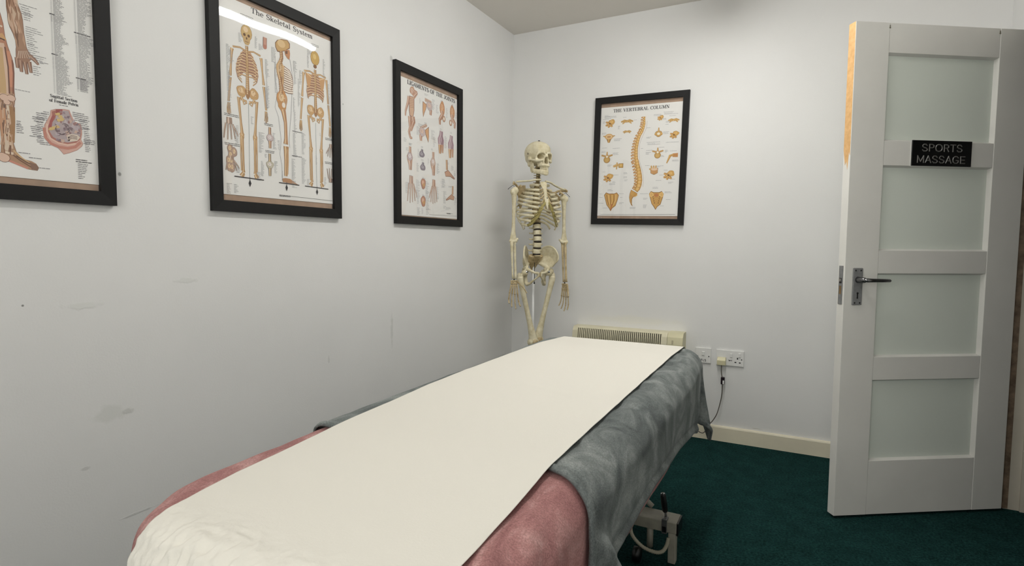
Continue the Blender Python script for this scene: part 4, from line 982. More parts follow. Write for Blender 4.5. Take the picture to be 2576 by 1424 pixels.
# ---- pelvis
PXC=-.018
b=MB()
def sacr(k): return Vector((PXC-.002,-.010-.050*math.sin(k*2.0),1.052-.125*k))
b.tube([sacr(k/8) for k in range(9)],[(.048,.018),(.046,.016),(.041,.013),(.034,.011),(.026,.009),(.018,.008),(.011,.006),(.007,.005),(.004,.004)],seg=16,up=(1,0,0))
b.ell((PXC-.002,.004,1.050),(.024,.017,.008),seg=16,rings=8)
cut=MB()
for s_ in(-1,1):
    for k in(.22,.36,.50,.62): cut.tube([sacr(k)+Vector((s_*.019*(1-k*.45),.03,0)),sacr(k)+Vector((s_*.019*(1-k*.45),-.03,0))],.0032,seg=8)
fused(b,'sacrum',M['bonet'],sk,.0021,2,cut)
for sx in(-1,1):
    b=MB()
    # iliac fossa: curved fan from the acetabulum to the crest
    ac=Vector((PXC+sx*.072,-.008,.962)); NA=14
    crest=[(.026,-.062,1.020),(.030,-.066,1.050),(.040,-.056,1.078),(.056,-.034,1.098),(.074,-.008,1.108),(.090,.018,1.104),(.102,.038,1.088),(.110,.052,1.064),(.112,.060,1.040),(.108,.058,1.022),(.098,.046,1.006),(.092,.034,.992)]
    inner=[(.030,-.050,1.005),(.034,-.046,1.004),(.040,-.040,1.002),(.046,-.032,1.000),(.052,-.024,.998),(.058,-.016,.995),(.064,-.008,.992),(.070,-.000,.990),(.074,.006,.986),(.078,.012,.982),(.082,.016,.980),(.084,.018,.978)]
    for i in range(len(crest)-1):
        q=[crest[i],crest[i+1],inner[i+1],inner[i]]
        mids=[]
        def V_(t): return Vector((PXC+sx*t[0],t[1],t[2]))
        c0,c1,i1,i0=[V_(t) for t in q]
        m0=(c0+i0)/2+Vector((sx*.010,-.008,-.002)); m1=(c1+i1)/2+Vector((sx*.010,-.008,-.002))
        for (p1,p2,p3,p4) in((c0,c1,m1,m0),(m0,m1,i1,i0)):
            nn=(p2-p1).cross(p3-p1); nn.normalize(); nn*=.0028
            b.add([p1+nn,p2+nn,p3+nn,p4+nn,p1-nn,p2-nn,p3-nn,p4-nn],[(0,1,2,3),(7,6,5,4),(0,4,5,1),(1,5,6,2),(2,6,7,3),(3,7,4,0)])
    b.tube(smooth_path([V_(t) for t in crest],3),.0052,seg=10)
    b.tube([V_((.030,-.052,1.008)),V_((.044,-.040,1.000)),V_((.066,-.010,.985)),V_((.074,.004,.965))],[.010,.011,.014,.017],seg=12)
    b.ell(ac,(.022,.024,.024),seg=16,rings=10)
    # pubic ramus, symphysis, ischium ring
    sy_=Vector((PXC+sx*.008,.040,.940))
    b.tube([V_((.072,.008,.972)),V_((.056,.030,.962)),V_((.034,.042,.950)),sy_+Vector((0,0,.006))],[.012,.0085,.0075,.009],seg=12)
    b.tube([sy_+Vector((0,0,.008)),sy_,sy_+Vector((0,-.002,-.014))],[(.007,.008)]*3,seg=10)
    b.tube([sy_+Vector((0,-.002,-.012)),V_((.026,.024,.908)),V_((.044,.000,.885)),V_((.056,-.018,.878)),V_((.060,-.034,.890)),V_((.062,-.034,.920)),V_((.068,-.020,.950))],[.0065,.0055,.008,.013,.015,.012,.016],seg=12)
    b.tube([V_((.060,-.034,.960)),V_((.048,-.050,.945)),V_((.042,-.054,.938))],[.010,.006,.003],seg=8)
    cut=MB(); cut.ell(ac+Vector((sx*.022,.004,-.006)),(.020,.0195,.0195),seg=16,rings=10)
    fused(b,'hip_bone',M['bone'],sk,.0022,3,cut)
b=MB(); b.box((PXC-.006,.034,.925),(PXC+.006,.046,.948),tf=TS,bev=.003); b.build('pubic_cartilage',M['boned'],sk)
# ---- legs
for sx,kn,fo in((-1,Vector((-.042,.012,.545)),.012),(1,Vector((.004,-.022,.552)),-.02)):
    hd=Vector((PXC+sx*.080,0.000,.948)); tr=Vector((PXC+sx*.112,-.008,.930)); sh=Vector((PXC+sx*.104,-.006,.900))
    b=MB(); b.ell(hd,(.021,.021,.021),seg=16,rings=10); b.tube([hd,hd.lerp(tr,.6)+Vector((0,0,-.006)),tr+Vector((0,0,-.014))],[.013,.0125,.016],seg=12)
    b.ell(tr,(.013,.015,.020),seg=12,rings=8)
    d=kn-sh; b.tube([tr+Vector((-sx*.006,0,-.010)),sh,sh+d*.2,sh+d*.5,sh+d*.75,sh+d*.9,kn],[.021,.0190,.0160,.0148,.0172,.0225,(.029,.023)],seg=16,up=(1,0,0))
    for s_ in(-1,1): b.ell(kn+Vector((s_*.0175,-.004,-.016)),(.0180,.028,.024),seg=14,rings=10)
    b.ell(kn+Vector((0,.014,-.004)),(.020,.012,.020),seg=12,rings=8)
    cut=MB(); cut.ell(kn+Vector((0,-.018,-.030)),(.007,.024,.020),seg=12,rings=8)
    fused(b,'femur',M['bone'],sk,.0023,3,cut)
    b=MB(); b.ell(hd+Vector((-sx*.006,.012,.006)),(.010,.010,.010),seg=12,rings=8,tf=TS); b.build('hip_pin',M['chrome'],sk)
    kt=kn+Vector((0,.004,-.048)); an=Vector((kn.x-.004*sx+sx*.012,kn.y-.006,.145)); d=an-kt
    b=MB(); b.ell(kt+Vector((0,0,.004)),(.031,.022,.010),seg=14,rings=8); b.tube([kt,kt+d*.08,kt+d*.25,kt+d*.6,kt+d*.92,an],[(.028,.020),(.021,.018),.0135,.0110,.0135,.0175],seg=14,up=(1,0,0)); fused(b,'tibia',M['bone'],sk,.0025,2)
    b=MB(); b.tube([kt+Vector((sx*.026,-.012,-.02)),kt+Vector((sx*.028,-.012,0))+d*.5,an+Vector((sx*.022,-.004,-.012))],[.007,.005,.008],0,10,tf=TS); b.build('fibula',M['bone'],sk)
    b=MB(); b.ell(kn+Vector((0,.030,-.012)),(.017,.008,.018),seg=12,rings=8,tf=TS); b.build('kneecap',M['bonet'],sk)
    b=MB(); b.ell(an+Vector((0,-.030,-.045)),(.018,.034,.022),seg=12,rings=8); b.ell(an+Vector((0,.006,-.026)),(.020,.026,.018),seg=12,rings=8); b.tube([an+Vector((0,.02,-.036)),an+Vector((0,.06,-.048))],[(.024,.013),(.030,.011)],seg=12,up=(1,0,0))
    fo_=fused(b,'foot',M['bone'],sk,.0025,2)
    for k in range(5):
        p=an+Vector(((k-2)*.013,.058,-.050)); tb_=MB(); dd=Vector(((k-2)*.10,1,-.22-.03*abs(k-1))).normalized()
        for L_ in(.055,.022,.014): e=p+dd*L_; tb_.tube([p,p.lerp(e,.15),p.lerp(e,.5),p.lerp(e,.9),e],[.0058,.005,.0035,.005,.0045],0,8,tf=TS); p=e+dd*.001
        tb_.build('toe_bones',M['bone'],fo_)
# ---- stand
M['wpole']=mat('white_painted_pole',(226,228,228),.35)
b=MB(); b.tube([(PXC,-.052,.040),(PXC,-.052,1.03)],.0072,0,14,tf=TS); pole=b.build('stand_pole',M['wpole'],sk)
b=MB(); b.tube([(PXC-.018,.002,1.01),(PXC-.018,.002,.890)],.0020,0,8,tf=TS); b.ell((PXC-.018,.002,.886),(.005,.005,.005),tf=TS); b.build('support_rod',M['wire'],sk)
b=MB(); b.tube([(PXC,-.052,.030),(PXC,-.052,.075)],[.026,.016],0,16,tf=TS)
for k in range(5):
    a=2*PI*k/5+.3; b.tube([(PXC,-.052,.050),(PXC+.10*math.cos(a),-.052+.10*math.sin(a),.056),(PXC+.21*math.cos(a),-.052+.21*math.sin(a),.052)],[(.016,.012),(.013,.010),(.010,.008)],0,10,tf=TS)
bs=b.build('stand_base',M['wpole'],sk)
for k in range(5):
    a=2*PI*k/5+.3; c=Vector((PXC+.205*math.cos(a),-.052+.205*math.sin(a),.0215)); w=Vector((-math.sin(a),math.cos(a),0))*.009; b=MB(); b.tube([c-w,c+w],.021,0,16,tf=TS); b.build('castor',M['black'],bs)
# ------------------------------------------------------------------ lettering
TT,tt=.19,.075
def _L(x0,y0,x1,y1,w): return [((x0,y0),w),((x1,y1),w)]
def _A(cx,cy,rx,ry,a0,a1,thick=TT):
    n=max(6,int(abs(a1-a0)/16)); o=[]
    for i in range(n+1):
        a=math.radians(a0+(a1-a0)*i/n); o.append(((cx+rx*math.cos(a),cy+ry*math.sin(a)),tt+(thick-tt)*abs(math.cos(a))**1.2))
    return o
def _S(x,y,l=.34): return _L(x-l/2,y,x+l/2,y,tt)
def stem(x,y0=0,y1=1): return [_L(x,y0,x,y1,TT)]
GL={
'A':(.82,[_L(.10,0,.40,1,tt),_L(.40,1,.70,0,TT),_L(.2,.33,.6,.33,tt),_S(.10,0,.26),_S(.70,0,.32)]),
'B':(.76,stem(.2)+[_L(.05,1,.45,1,tt),_L(.05,0,.45,0,tt),_L(.2,.52,.45,.52,tt),_A(.42,.76,.18,.24,-90,90),_A(.42,.26,.23,.26,-90,90)]),
'C':(.80,[_A(.44,.5,.36,.5,45,315),_L(.72,.68,.72,1,tt)]),
'E':(.78,stem(.2)+[_L(.05,1,.68,1,tt),_L(.05,0,.70,0,tt),_L(.2,.5,.5,.5,tt),_L(.68,1,.68,.72,tt),_L(.70,0,.70,.3,tt),_L(.5,.36,.5,.64,tt)]),
'F':(.72,stem(.2)+[_L(.05,1,.68,1,tt),_S(.2,0,.36),_L(.2,.5,.5,.5,tt),_L(.68,1,.68,.72,tt),_L(.5,.36,.5,.64,tt)]),
'G':(.86,[_A(.44,.5,.36,.5,45,325),_L(.72,.68,.72,1,tt),_L(.72,.04,.72,.42,TT),_S(.70,.42,.34)]),
'H':(.90,stem(.2)+stem(.70)+[_S(.2,0,.36),_S(.2,1,.36),_S(.7,0,.36),_S(.7,1,.36),_L(.2,.5,.7,.5,tt)]),
'I':(.42,stem(.21)+[_S(.21,0,.36),_S(.21,1,.36)]),
'J':(.60,[_L(.40,1,.40,.24,TT),_S(.40,1,.36),_A(.24,.24,.16,.22,180,360)]),
'L':(.74,stem(.2)+[_S(.2,1,.36),_L(.05,0,.68,0,tt),_L(.68,0,.68,.32,tt)]),
'M':(1.06,[_L(.18,0,.18,1,tt),_L(.2,1,.5,.05,TT),_L(.5,.05,.84,1,tt),_L(.86,0,.86,1,TT),_S(.18,0,.28),_S(.16,1,.3),_S(.88,0,.34),_S(.9,1,.28)]),
'N':(.92,[_L(.18,0,.18,1,tt),_L(.2,1,.74,0,TT),_L(.76,0,.76,1,tt),_S(.18,0,.28),_S(.14,1,.28),_S(.76,1,.28)]),
'O':(.86,[_A(.43,.5,.34,.5,0,360)]),
'R':(.84,stem(.2)+[_S(.2,0,.36),_L(.05,1,.45,1,tt),_L(.2,.5,.45,.5,tt),_A(.42,.75,.20,.25,-90,90),_L(.44,.5,.70,0,TT),_S(.74,0,.22)]),
'S':(.68,[_A(.34,.75,.23,.24,40,250),_L(.24,.55,.46,.44,TT),_A(.34,.26,.25,.26,70,-140),_L(.57,.72,.57,1,tt),_L(.09,0,.09,.30,tt)]),
'T':(.80,stem(.40)+[_S(.40,0,.38),_L(.05,1,.75,1,tt),_L(.05,1,.05,.72,tt),_L(.75,1,.75,.72,tt)]),
'U':(.88,[_L(.2,1,.2,.3,TT),_A(.45,.3,.25,.29,180,360),_L(.70,.3,.70,1,tt),_S(.2,1,.36),_S(.70,1,.28)]),
'V':(.84,[_L(.12,1,.42,0,TT),_L(.42,0,.72,1,tt),_S(.12,1,.32),_S(.72,1,.26)]),
'P':(.76,stem(.2)+[_S(.2,0,.36),_L(.05,1,.45,1,tt),_L(.2,.46,.45,.46,tt),_A(.42,.73,.22,.27,-90,90)]),
'a':(.64,[_A(.28,.19,.17,.18,0,360),_L(.47,.5,.47,.08,TT),_A(.32,.5,.16,.14,0,170),_S(.54,.02,.16)]),
'c':(.56,[_A(.31,.33,.22,.33,45,315),_L(.5,.45,.5,.6,tt)]),
'e':(.60,[_A(.31,.33,.22,.33,0,315),_L(.1,.36,.53,.36,tt)]),
'f':(.44,[_L(.2,0,.2,.85,TT),_A(.34,.85,.14,.14,180,30),_S(.2,0,.34),_L(.06,.66,.4,.66,tt)]),
'g':(.62,[_A(.28,.43,.17,.22,0,360),_A(.28,-.08,.22,.16,0,360),_L(.42,.62,.58,.66,tt)]),
'h':(.74,[_L(.18,0,.18,1,TT),_S(.18,0,.32),_S(.1,1,.2),_A(.38,.42,.18,.24,170,0),_L(.56,.42,.56,0,TT),_S(.56,0,.32)]),
'i':(.38,[_L(.19,0,.19,.66,TT),_S(.19,0,.34),_S(.12,.66,.2),_L(.19,.82,.19,.96,TT)]),
'k':(.72,[_L(.18,0,.18,1,TT),_S(.18,0,.32),_S(.1,1,.2),_L(.2,.28,.52,.64,tt),_L(.32,.42,.56,0,TT),_S(.54,.65,.26),_S(.58,0,.28)]),
'l':(.38,[_L(.19,0,.19,1,TT),_S(.19,0,.34),_S(.12,1,.2)]),
'm':(1.06,[_L(.18,0,.18,.66,TT),_S(.18,0,.32),_S(.1,.66,.2),_A(.36,.44,.16,.22,170,0),_L(.52,.44,.52,0,TT),_S(.52,0,.28),_A(.70,.44,.16,.22,170,0),_L(.86,.44,.86,0,TT),_S(.86,0,.32)]),
'n':(.74,[_L(.18,0,.18,.66,TT),_S(.18,0,.32),_S(.1,.66,.2),_A(.38,.42,.18,.24,170,0),_L(.56,.42,.56,0,TT),_S(.56,0,.32)]),
'o':(.62,[_A(.31,.33,.23,.33,0,360)]),
's':(.50,[_A(.25,.49,.16,.16,40,250),_L(.17,.38,.33,.28,TT),_A(.25,.18,.17,.18,70,-140),_L(.41,.46,.41,.66,tt),_L(.08,0,.08,.2,tt)]),
't':(.46,[_L(.2,.1,.2,.92,TT),_A(.32,.14,.12,.13,180,330),_L(.06,.66,.4,.66,tt)]),
'v':(.64,[_L(.12,.66,.33,0,TT),_L(.33,0,.54,.66,tt),_S(.12,.66,.28),_S(.54,.66,.22)]),
'y':(.66,[_L(.12,.66,.34,.02,TT),_L(.56,.66,.26,-.28,tt),_L(.26,-.28,.12,-.26,TT*.8),_S(.12,.66,.28),_S(.56,.66,.22)]),
' ':(.46,[]),
}
def text_w(t): return sum(GL[c][0] for c in t)
def put_text(ch,t,q0,q1,h,col=(38,38,42),bold=1.0,lay=3):
    """lettering between two photo points on the baseline; h = cap height in metres"""
    a=Vector(ch.uv(q0)); b=Vector(ch.uv(q1)); d=b-a; L=d.length; d.normalize(); n=Vector((-d.y,d.x)); sx=L/text_w(t); x=0
    for c in t:
        w,st=GL[c]
        for s_ in st:
            pts=[a+d*((x+p[0][0])*sx)+n*(p[0][1]*h) for p in s_]
            ch.stroke([tuple(p) for p in pts],[p[1]*min(sx,h)*bold for p in s_],col,lay)
        x+=w
GREY=(172,172,174); DG=(98,96,98)
def block(ch,q,w,n,pitch=.0042,col=GREY,al='l',th=.0011,jit=.55):
    u,v=ch.uv(q); ch.cnt+=1; ch.hold=True; base=random.uniform(.55,1)
    for i in range(n):
        if i%7==6: base=random.uniform(.5,1)
        ww=w*(1-jit*random.random())*(base if n>3 else 1); u0=u if al=='l' else (u-ww if al=='r' else u-ww/2); x=u0
        while x<u0+ww-.001:
            l=min(.004+.010*random.random(),u0+ww-x); ch.stroke([(x,v-i*pitch),(x+l,v-i*pitch)],th*1.35,col,1); x+=l+.0012
    ch.hold=False
OC,FC,HC=(138,98,66),(205,164,112),(232,206,166)
def bone2(ch,pts,ws,f=FC,o=OC,h=HC,lay=2):
    if not isinstance(ws,(list,tuple)): ws=[ws]*len(pts)
    ch.stroke(pts,[w+.0012 for w in ws],o,lay); ch.stroke(pts,ws,f,lay+1); ch.stroke([(p[0]-w*.12,p[1]) for p,w in zip(pts,ws)],[w*.35 for w in ws],h,lay+2)
    md=tuple(int((a_*2+b_)/3) for a_,b_ in zip(f,o)); ch.stroke([(p[0]+w*.30,p[1]) for p,w in zip(pts,ws)],[w*.16 for w in ws],md,lay+2)
    if max(ws)>.012: ch.stroke([(p[0]+w*.10*math.sin(i*2.3),p[1]) for i,(p,w) in enumerate(zip(pts,ws))],[w*.07 for w in ws],o,lay+3)
def blob(ch,c,rx,ry,f=FC,o=OC,h=HC,rot=0,lay=2,wob=.06):
    ch.disc(c,rx+.0006,ry+.0006,o,lay,rot,16,wob); ch.disc(c,rx,ry,f,lay+1,rot,16,wob); 
    if h: ch.disc((c[0]-rx*.15,c[1]+ry*.15),rx*.5,ry*.5,h,lay+2,rot,12,wob)
    md=tuple(int((a_*2+b_)/3) for a_,b_ in zip(f,o))
    for k in range(5):
        a_=rot+k*1.3; x,y=c[0]+rx*.35*math.cos(a_*2.1),c[1]+ry*.35*math.sin(a_*1.7); ch.stroke([(x-rx*.30*math.cos(a_),y-ry*.30*math.sin(a_)),(x,y+ry*.08),(x+rx*.30*math.cos(a_+.4),y+ry*.30*math.sin(a_+.4))],[rx*.03,rx*.13,rx*.03],md if k%2 else (h or o),lay+3)
def figure(ch,top,foot,back=False,f=FC,o=OC,h=HC,arms=True,wf=1.0):
    a=Vector(ch.uv(top)); b=Vector(ch.uv(foot)); Ht=a.y-b.y; cx=(a.x+b.x)/2
    def p(x,y): return (cx+x*Ht*wf,b.y+y*Ht)
    k=Ht
    B=lambda pts,ws,**kw: bone2(ch,[p(*q) for q in pts],[w*k for w in ws],f,o,h,**kw)
    # limbs
    for s_ in(-1,1):
        B([(s_*.108,.815),(s_*.112,.79),(s_*.118,.72),(s_*.126,.64)],[.022,.016,.010,.018])
        B([(s_*.126,.63),(s_*.134,.55),(s_*.142,.475)],[.018,.012,.014])
        for j in range(4): B([(s_*(.140+.004*j-.006),.468),(s_*(.142+.007*j-.010),.43),(s_*(.140+.008*j-.012),.385+.01*abs(j-1.5))],[.005,.0045,.003])
        B([(s_*.048,.505),(s_*.070,.512),(s_*.066,.47),(s_*.056,.36),(s_*.050,.295),(s_*.050,.275)],[.018,.022,.017,.013,.020,.032])
        B([(s_*.050,.268),(s_*.049,.25),(s_*.046,.15),(s_*.044,.055),(s_*.044,.035)],[.032,.020,.015,.014,.022])
        B([(s_*.060,.262),(s_*.062,.15),(s_*.058,.045)],[.009,.006,.009])
        B([(s_*.044,.032),(s_*.060,.008)],[.022,.034])
        blob(ch,p(s_*.050,.278),.016*k,.016*k,f,o,h)
    # pelvis
    for s_ in(-1,1):
        blob(ch,p(s_*.046,.560),.036*k*wf,.036*k,f,o,h,rot=s_*-.5)
        B([(s_*.050,.525),(s_*.038,.505),(s_*.010,.500)],[.020,.012,.014]); B([(s_*.040,.510),(s_*.030,.478),(s_*.008,.494)],[.010,.008,.008])
    ch.poly([p(-.022,.575),p(.022,.575),p(.012,.530),p(0,.515),p(-.012,.530)],(168,124,82),4)
    # rib cage
    ch.poly([p(-.030,.825),p(.030,.825),p(.072,.76),p(.086,.69),p(.074,.640),p(.02,.69),p(-.02,.69),p(-.074,.640),p(-.086,.69),p(-.072,.76)],(176,132,112),1)
    for j in range(9):
        y=.812-.0185*j; w=.040+.046*min(1,(j+1)/5)-(0 if j<7 else .006*(j-6))
        for s_ in(-1,1):
            q=[p(s_*.008,y+(.004 if not back else .010)),p(s_*w*.55,y+.006),p(s_*w*.95,y-.010),p(s_*w*.9,y-.024)]
            if not back: q+= [p(s_*w*.55,y-.030-.002*j)]
            ch.stroke(q,.0062*k,HC if j%2 else (222,188,146),3)
            ch.stroke([(a_,b_-.0046*k) for a_,b_ in q],.0026*k,o,3)
    B([(0,.86),(0,.80),(0,.70),(0,.60),(0,.55)],[.020,.018,.018,.024,.026])
    for j in range(22): y=.86-.0142*j; ch.stroke([p(-.012,y),p(.012,y)],.0016*k,o,6)
    if not back: B([(0,.815),(0,.76),(0,.715)],[.014,.010,.006],lay=5)
    for s_ in(-1,1):
        B([(s_*.006,.826),(s_*.05,.838),(s_*.104,.828)],[.010,.008,.010])
        if back: ch.poly([p(s_*.034,.815),p(s_*.094,.82),p(s_*.080,.74),p(s_*.056,.715)],(206,160,112),5); ch.stroke([p(s_*.034,.795),p(s_*.1,.826)],.006*k,h,6)
    # skull
    ch.disc(p(0,.945),.0425*k*wf,.052*k,o,2); ch.disc(p(0,.945),.0405*k*wf,.050*k,(208,176,118) if not back else (206,170,98),3)
    if not back:
        ch.poly([p(-.030,.93),p(.030,.93),p(.024,.886),p(.012,.868),p(-.012,.868),p(-.024,.886)],(205,172,120),3)
        for s_ in(-1,1): ch.disc(p(s_*.016,.930),.0095*k*wf,.0095*k,(110,78,50),4)
        ch.disc(p(0,.910),.005*k,.008*k,(100,68,44),4); ch.stroke([p(-.014,.888),p(.014,.888)],.003*k,(120,84,56),4); ch.disc(p(-.006,.965),.018*k,.018*k,HC,4)
    else: ch.disc(p(0,.885),.016*k,.014*k,(140,100,64),4); ch.disc(p(-.004,.955),.016*k,.02*k,(226,198,130),4)
def hand_art(ch,c,L,up=False,f=(186,150,128),o=(120,88,76),thumb=1,w=.42,nf=4,spread=.10):
    u,v=c; s_=1 if up else -1
    bone2(ch,[(u,v-s_*L*.5),(u,v-s_*L*.25)],[L*w*.5,L*w*.55],f,o,(222,198,180)); 
    for j in range(nf):
        x=(j-(nf-1)/2)/nf*w*L
        bone2(ch,[(u+x*.9,v-s_*L*.26),(u+x*1.2,v),(u+x*(1.3+spread*2),v+s_*L*(.40-.05*abs(j-1.2)))],[L*.055,L*.045,L*.028],f,o,(226,206,190))
    bone2(ch,[(u+thumb*w*.35*L,v-s_*L*.22),(u+thumb*w*.72*L,v+s_*L*.04),(u+thumb*w*.85*L,v+s_*L*.18)],[L*.055,L*.045,L*.03],f,o,(226,206,190))
def joint_art(ch,c,L,w,f=(198,152,118),o=(126,92,80),knob=1.5,m=(206,190,190),two=False):
    u,v=c
    bone2(ch,[(u,v+L*.5),(u,v+L*.2),(u,v)],[w*.62,w*.6,w*knob],f,o)
    if two: bone2(ch,[(u-w*.3,v),(u-w*.3,v-L*.5)],[w*.7,w*.45],f,o); bone2(ch,[(u+w*.35,v),(u+w*.35,v-L*.5)],[w*.5,w*.35],f,o)
    else: bone2(ch,[(u,v),(u,v-L*.2),(u,v-L*.5)],[w*knob,w*.7,w*.6],f,o)
    blob(ch,(u,v),w*knob*.62,w*knob*.5,m,o,(232,224,222),lay=5)
def foot_art(ch,c,L,flip=1,f=(206,164,140),o=(150,112,98)):
    u,v=c
    bone2(ch,[(u-flip*L*.25,v+L*.75),(u-flip*L*.22,v+L*.2)],[L*.16,L*.18],f,o)
    ch.poly([(u-flip*L*.45,v+L*.08),(u-flip*L*.1,v+L*.22),(u+flip*L*.2,v+L*.05),(u+flip*L*.55,v-L*.16),(u+flip*L*.5,v-L*.24),(u+flip*L*.1,v-L*.12),(u-flip*L*.35,v-L*.16)],o,2)
    ch.poly([(u-flip*L*.42,v+L*.06),(u-flip*L*.1,v+L*.19),(u+flip*L*.2,v+L*.03),(u+flip*L*.5,v-L*.17),(u+flip*L*.1,v-L*.09),(u-flip*L*.33,v-L*.13)],f,3)
    for k in range(5): ch.stroke([(u+flip*L*(.0+.01*k),v+L*(.12-.05*k)),(u+flip*L*.48,v-L*(.15+.012*k))],L*.012,(214,176,156) if k%2 else (150,106,90),4)
def Z(ch,sc,ox,oy): return (lambda x,y:(ox+x/sc,oy+y/sc)),(lambda x,y:ch.uv((ox+x/sc,oy+y/sc)))
# ================================================================== F2 : The Skeletal System
c=F2; qa,ua=Z(c,5.084,540,0); qb,ub=Z(c,5.084,540,270)
put_text(c,'The Skeletal System',qa(462,158),qa(1252,500),.0170,bold=1.25)
for q,w in ((qa(410,205),.055),(qa(870,400),.03),(qa(1285,575),.045)): block(c,q,w,2,.005,DG,'c',.0014,.2)
figure(c,qa(420,318),qb(430,908)); 
figure(c,qa(1285,650),qb(1300,1022),back=True)
# side view
P2=lambda pts:[ua(*p) for p in pts]
c.poly(P2([(770,545),(775,600),(800,660),(850,665),(905,650),(960,620),(960,560),(930,515),(850,500),(800,510)]),OC,2)
c.poly(P2([(778,550),(782,600),(805,650),(850,655),(905,640),(950,612),(950,565),(925,522),(850,508),(805,518)]),(206,168,112),3); c.disc(ua(850,560),.018,.014,(226,196,146),4)
c.poly(P2([(890,640),(955,640),(962,690),(955,765),(930,750),(900,700)]),(196,140,100),3); c.poly(P2([(900,655),(930,650),(930,690),(905,690)]),(120,84,60),4)
bone2(c,P2([(850,660),(855,740),(830,830),(815,920),(840,1020),(855,1120),(850,1220)]),[.013,.013,.014,.016,.016,.018,.018],(190,142,98))
for j in range(24): x,y=845+8*math.sin(j*.6),670+23*j; c.stroke(P2([(x-22,y),(x+22,y+8)]),.0012,(140,96,64),6)
blob(c,ua(835,880),.016,.030,(214,176,128)); bone2(c,P2([(880,840),(875,960),(870,1080)]),[.008,.007,.006],(205,164,112))
c.poly(P2([(885,850),(950,900),(985,980),(1000,1080),(975,1160),(940,1190),(905,1170),(885,1080),(880,950)]),(196,168,150),1)
for j in range(11):
    y=858+29*j; x1=945+55*math.sin(min(1,(j+2)/9)*1.5); bx=P2([(884,y+8),((884+x1)/2,y+34),(x1,y+70-3*j)]); c.stroke(bx,.0056,(244,232,216),3); c.stroke([(p[0],p[1]-.0038) for p in bx],.0022,(120,80,62),3)
c.stroke(P2([(890,850),(955,900),(990,985),(1000,1080),(975,1160)]),.0018,(140,100,80),4)
blob(c,ua(860,1260),.024,.030,(206,152,96)); c.poly(P2([(810,1290),(920,1290),(910,1400),(850,1420),(810,1360)]),(196,146,92),3); c.disc(ua(880,1345),.008,.010,(238,230,220),5)
bone2(c,[ua(875,1400),ub(885,80),ub(905,200),ub(912,400),ub(908,470)],[.020,.018,.012,.013,.020],(198,148,106))
bone2(c,[ub(912,500),ub(915,560),ub(912,700),ub(910,880)],[.022,.020,.014,.013],(194,150,104)); bone2(c,[ub(935,540),ub(938,700),ub(930,860)],[.005,.004,.005])
c.poly([ub(862,910),ub(905,905),ub(960,915),ub(1065,990),(ub(870,955))],(184,138,100),3)
for pl in ([ua(770,720),ua(775,830),ua(765,960),ua(800,1180),ua(770,1372),ub(815,120),ub(850,420),ub(832,600),ub(860,740),ub(862,900)],[ua(960,760),ua(990,950),ua(985,1200),ub(978,60),ub(950,420),ub(960,520)]): c.stroke(pl,.0012,(150,150,156),1)
# plumb lines, ground lines, weights
for (x0,y0,x1,y1),(px,py) in (((250,880,628,932),(450,972)),((820,962,1080,997),(919,1028)),((1152,1006,1452,1048),(1308,1082))):
    c.stroke([ub(x0,y0),ub(x1,y1)],.0034,(58,52,52),6); u,v=ub(px,py); c.poly([(u,v+.013),(u+.0055,v),(u,v-.013),(u-.0055,v)],(40,38,40),5); c.stroke([(u,v),(u,v+.022)],.0016,(60,58,60),5)
for a_,b_ in ((ua(432,1320),ub(448,930)),(ub(1290,200),ub(1306,1040))): c.stroke([a_,b_],.0012,(150,160,160),1)
# insets
hand_art(c,ub(188,290),.085,False,(176,150,132),thumb=1,w=.45); block(c,qb(215,92),.06,2,.005,DG,'c',.0013,.1)
for x,y in((195,530),(250,575),(205,610),(180,680),(215,690),(190,760),(225,770)): blob(c,ub(x,y),.010,.016,(180,152,136),(96,72,64))
hand_art(c,ub(210,730),.06,False,(176,150,132),w=.6); block(c,qb(225,465),.06,2,.005,DG,'c',.0013,.1)
joint_art(c,ub(705,390),.075,.016,(190,150,124)); block(c,qb(690,215),.04,2,.005,DG,'c',.0013,.1)
joint_art(c,ub(705,735),.080,.017,(176,164,140),m=(196,190,170)); block(c,qb(705,560),.04,2,.005,DG,'c',.0013,.1)
hand_art(c,ub(1485,570),.062,False,(170,156,146),thumb=-1,w=.5); block(c,qb(1460,402),.045,2,.005,DG,'c',.0013,.1)
hand_art(c,ub(1480,860),.065,True,(150,132,122),thumb=1,w=.5); block(c,qb(1460,705),.045,2,.005,DG,'c',.0013,.1)
c.stroke([ua(640,480),ua(640,600)],.016,(150,104,90),2); c.stroke([ua(640,480),ua(640,605)],.012,(206,156,136),3); c.disc(ua(640,600),.008,.008,(190,130,110),3)
for (x,y,w,n,al) in ((140,560,.020,34,'l'),(190,640,.016,10,'r'),(300,420,.018,7,'r'),(510,470,.018,9,'l'),(640,760,.020,12,'l'),(650,880,.016,22,'l'),(640,1120,.02,16,'l'),(720,600,.024,12,'l'),(760,800,.012,24,'l'),(1000,780,.020,9,'l'),(1010,930,.018,10,'l'),(1180,600,.02,9,'l'),(1380,760,.014,16,'l'),(1080,900,.016,12,'l'),(1060,1010,.012,14,'l'),(1440,1080,.016,22,'l'),(1060,1180,.018,12,'l'),(1000,1250,.014,12,'l'),(170,900,.014,26,'r'),(160,1180,.012,12,'l'),(660,1250,.015,9,'l'),(900,1250,.010,6,'l'),(560,560,.022,5,'l'),(1180,720,.010,10,'r')): block(c,qa(x,y),w,n,.0046)
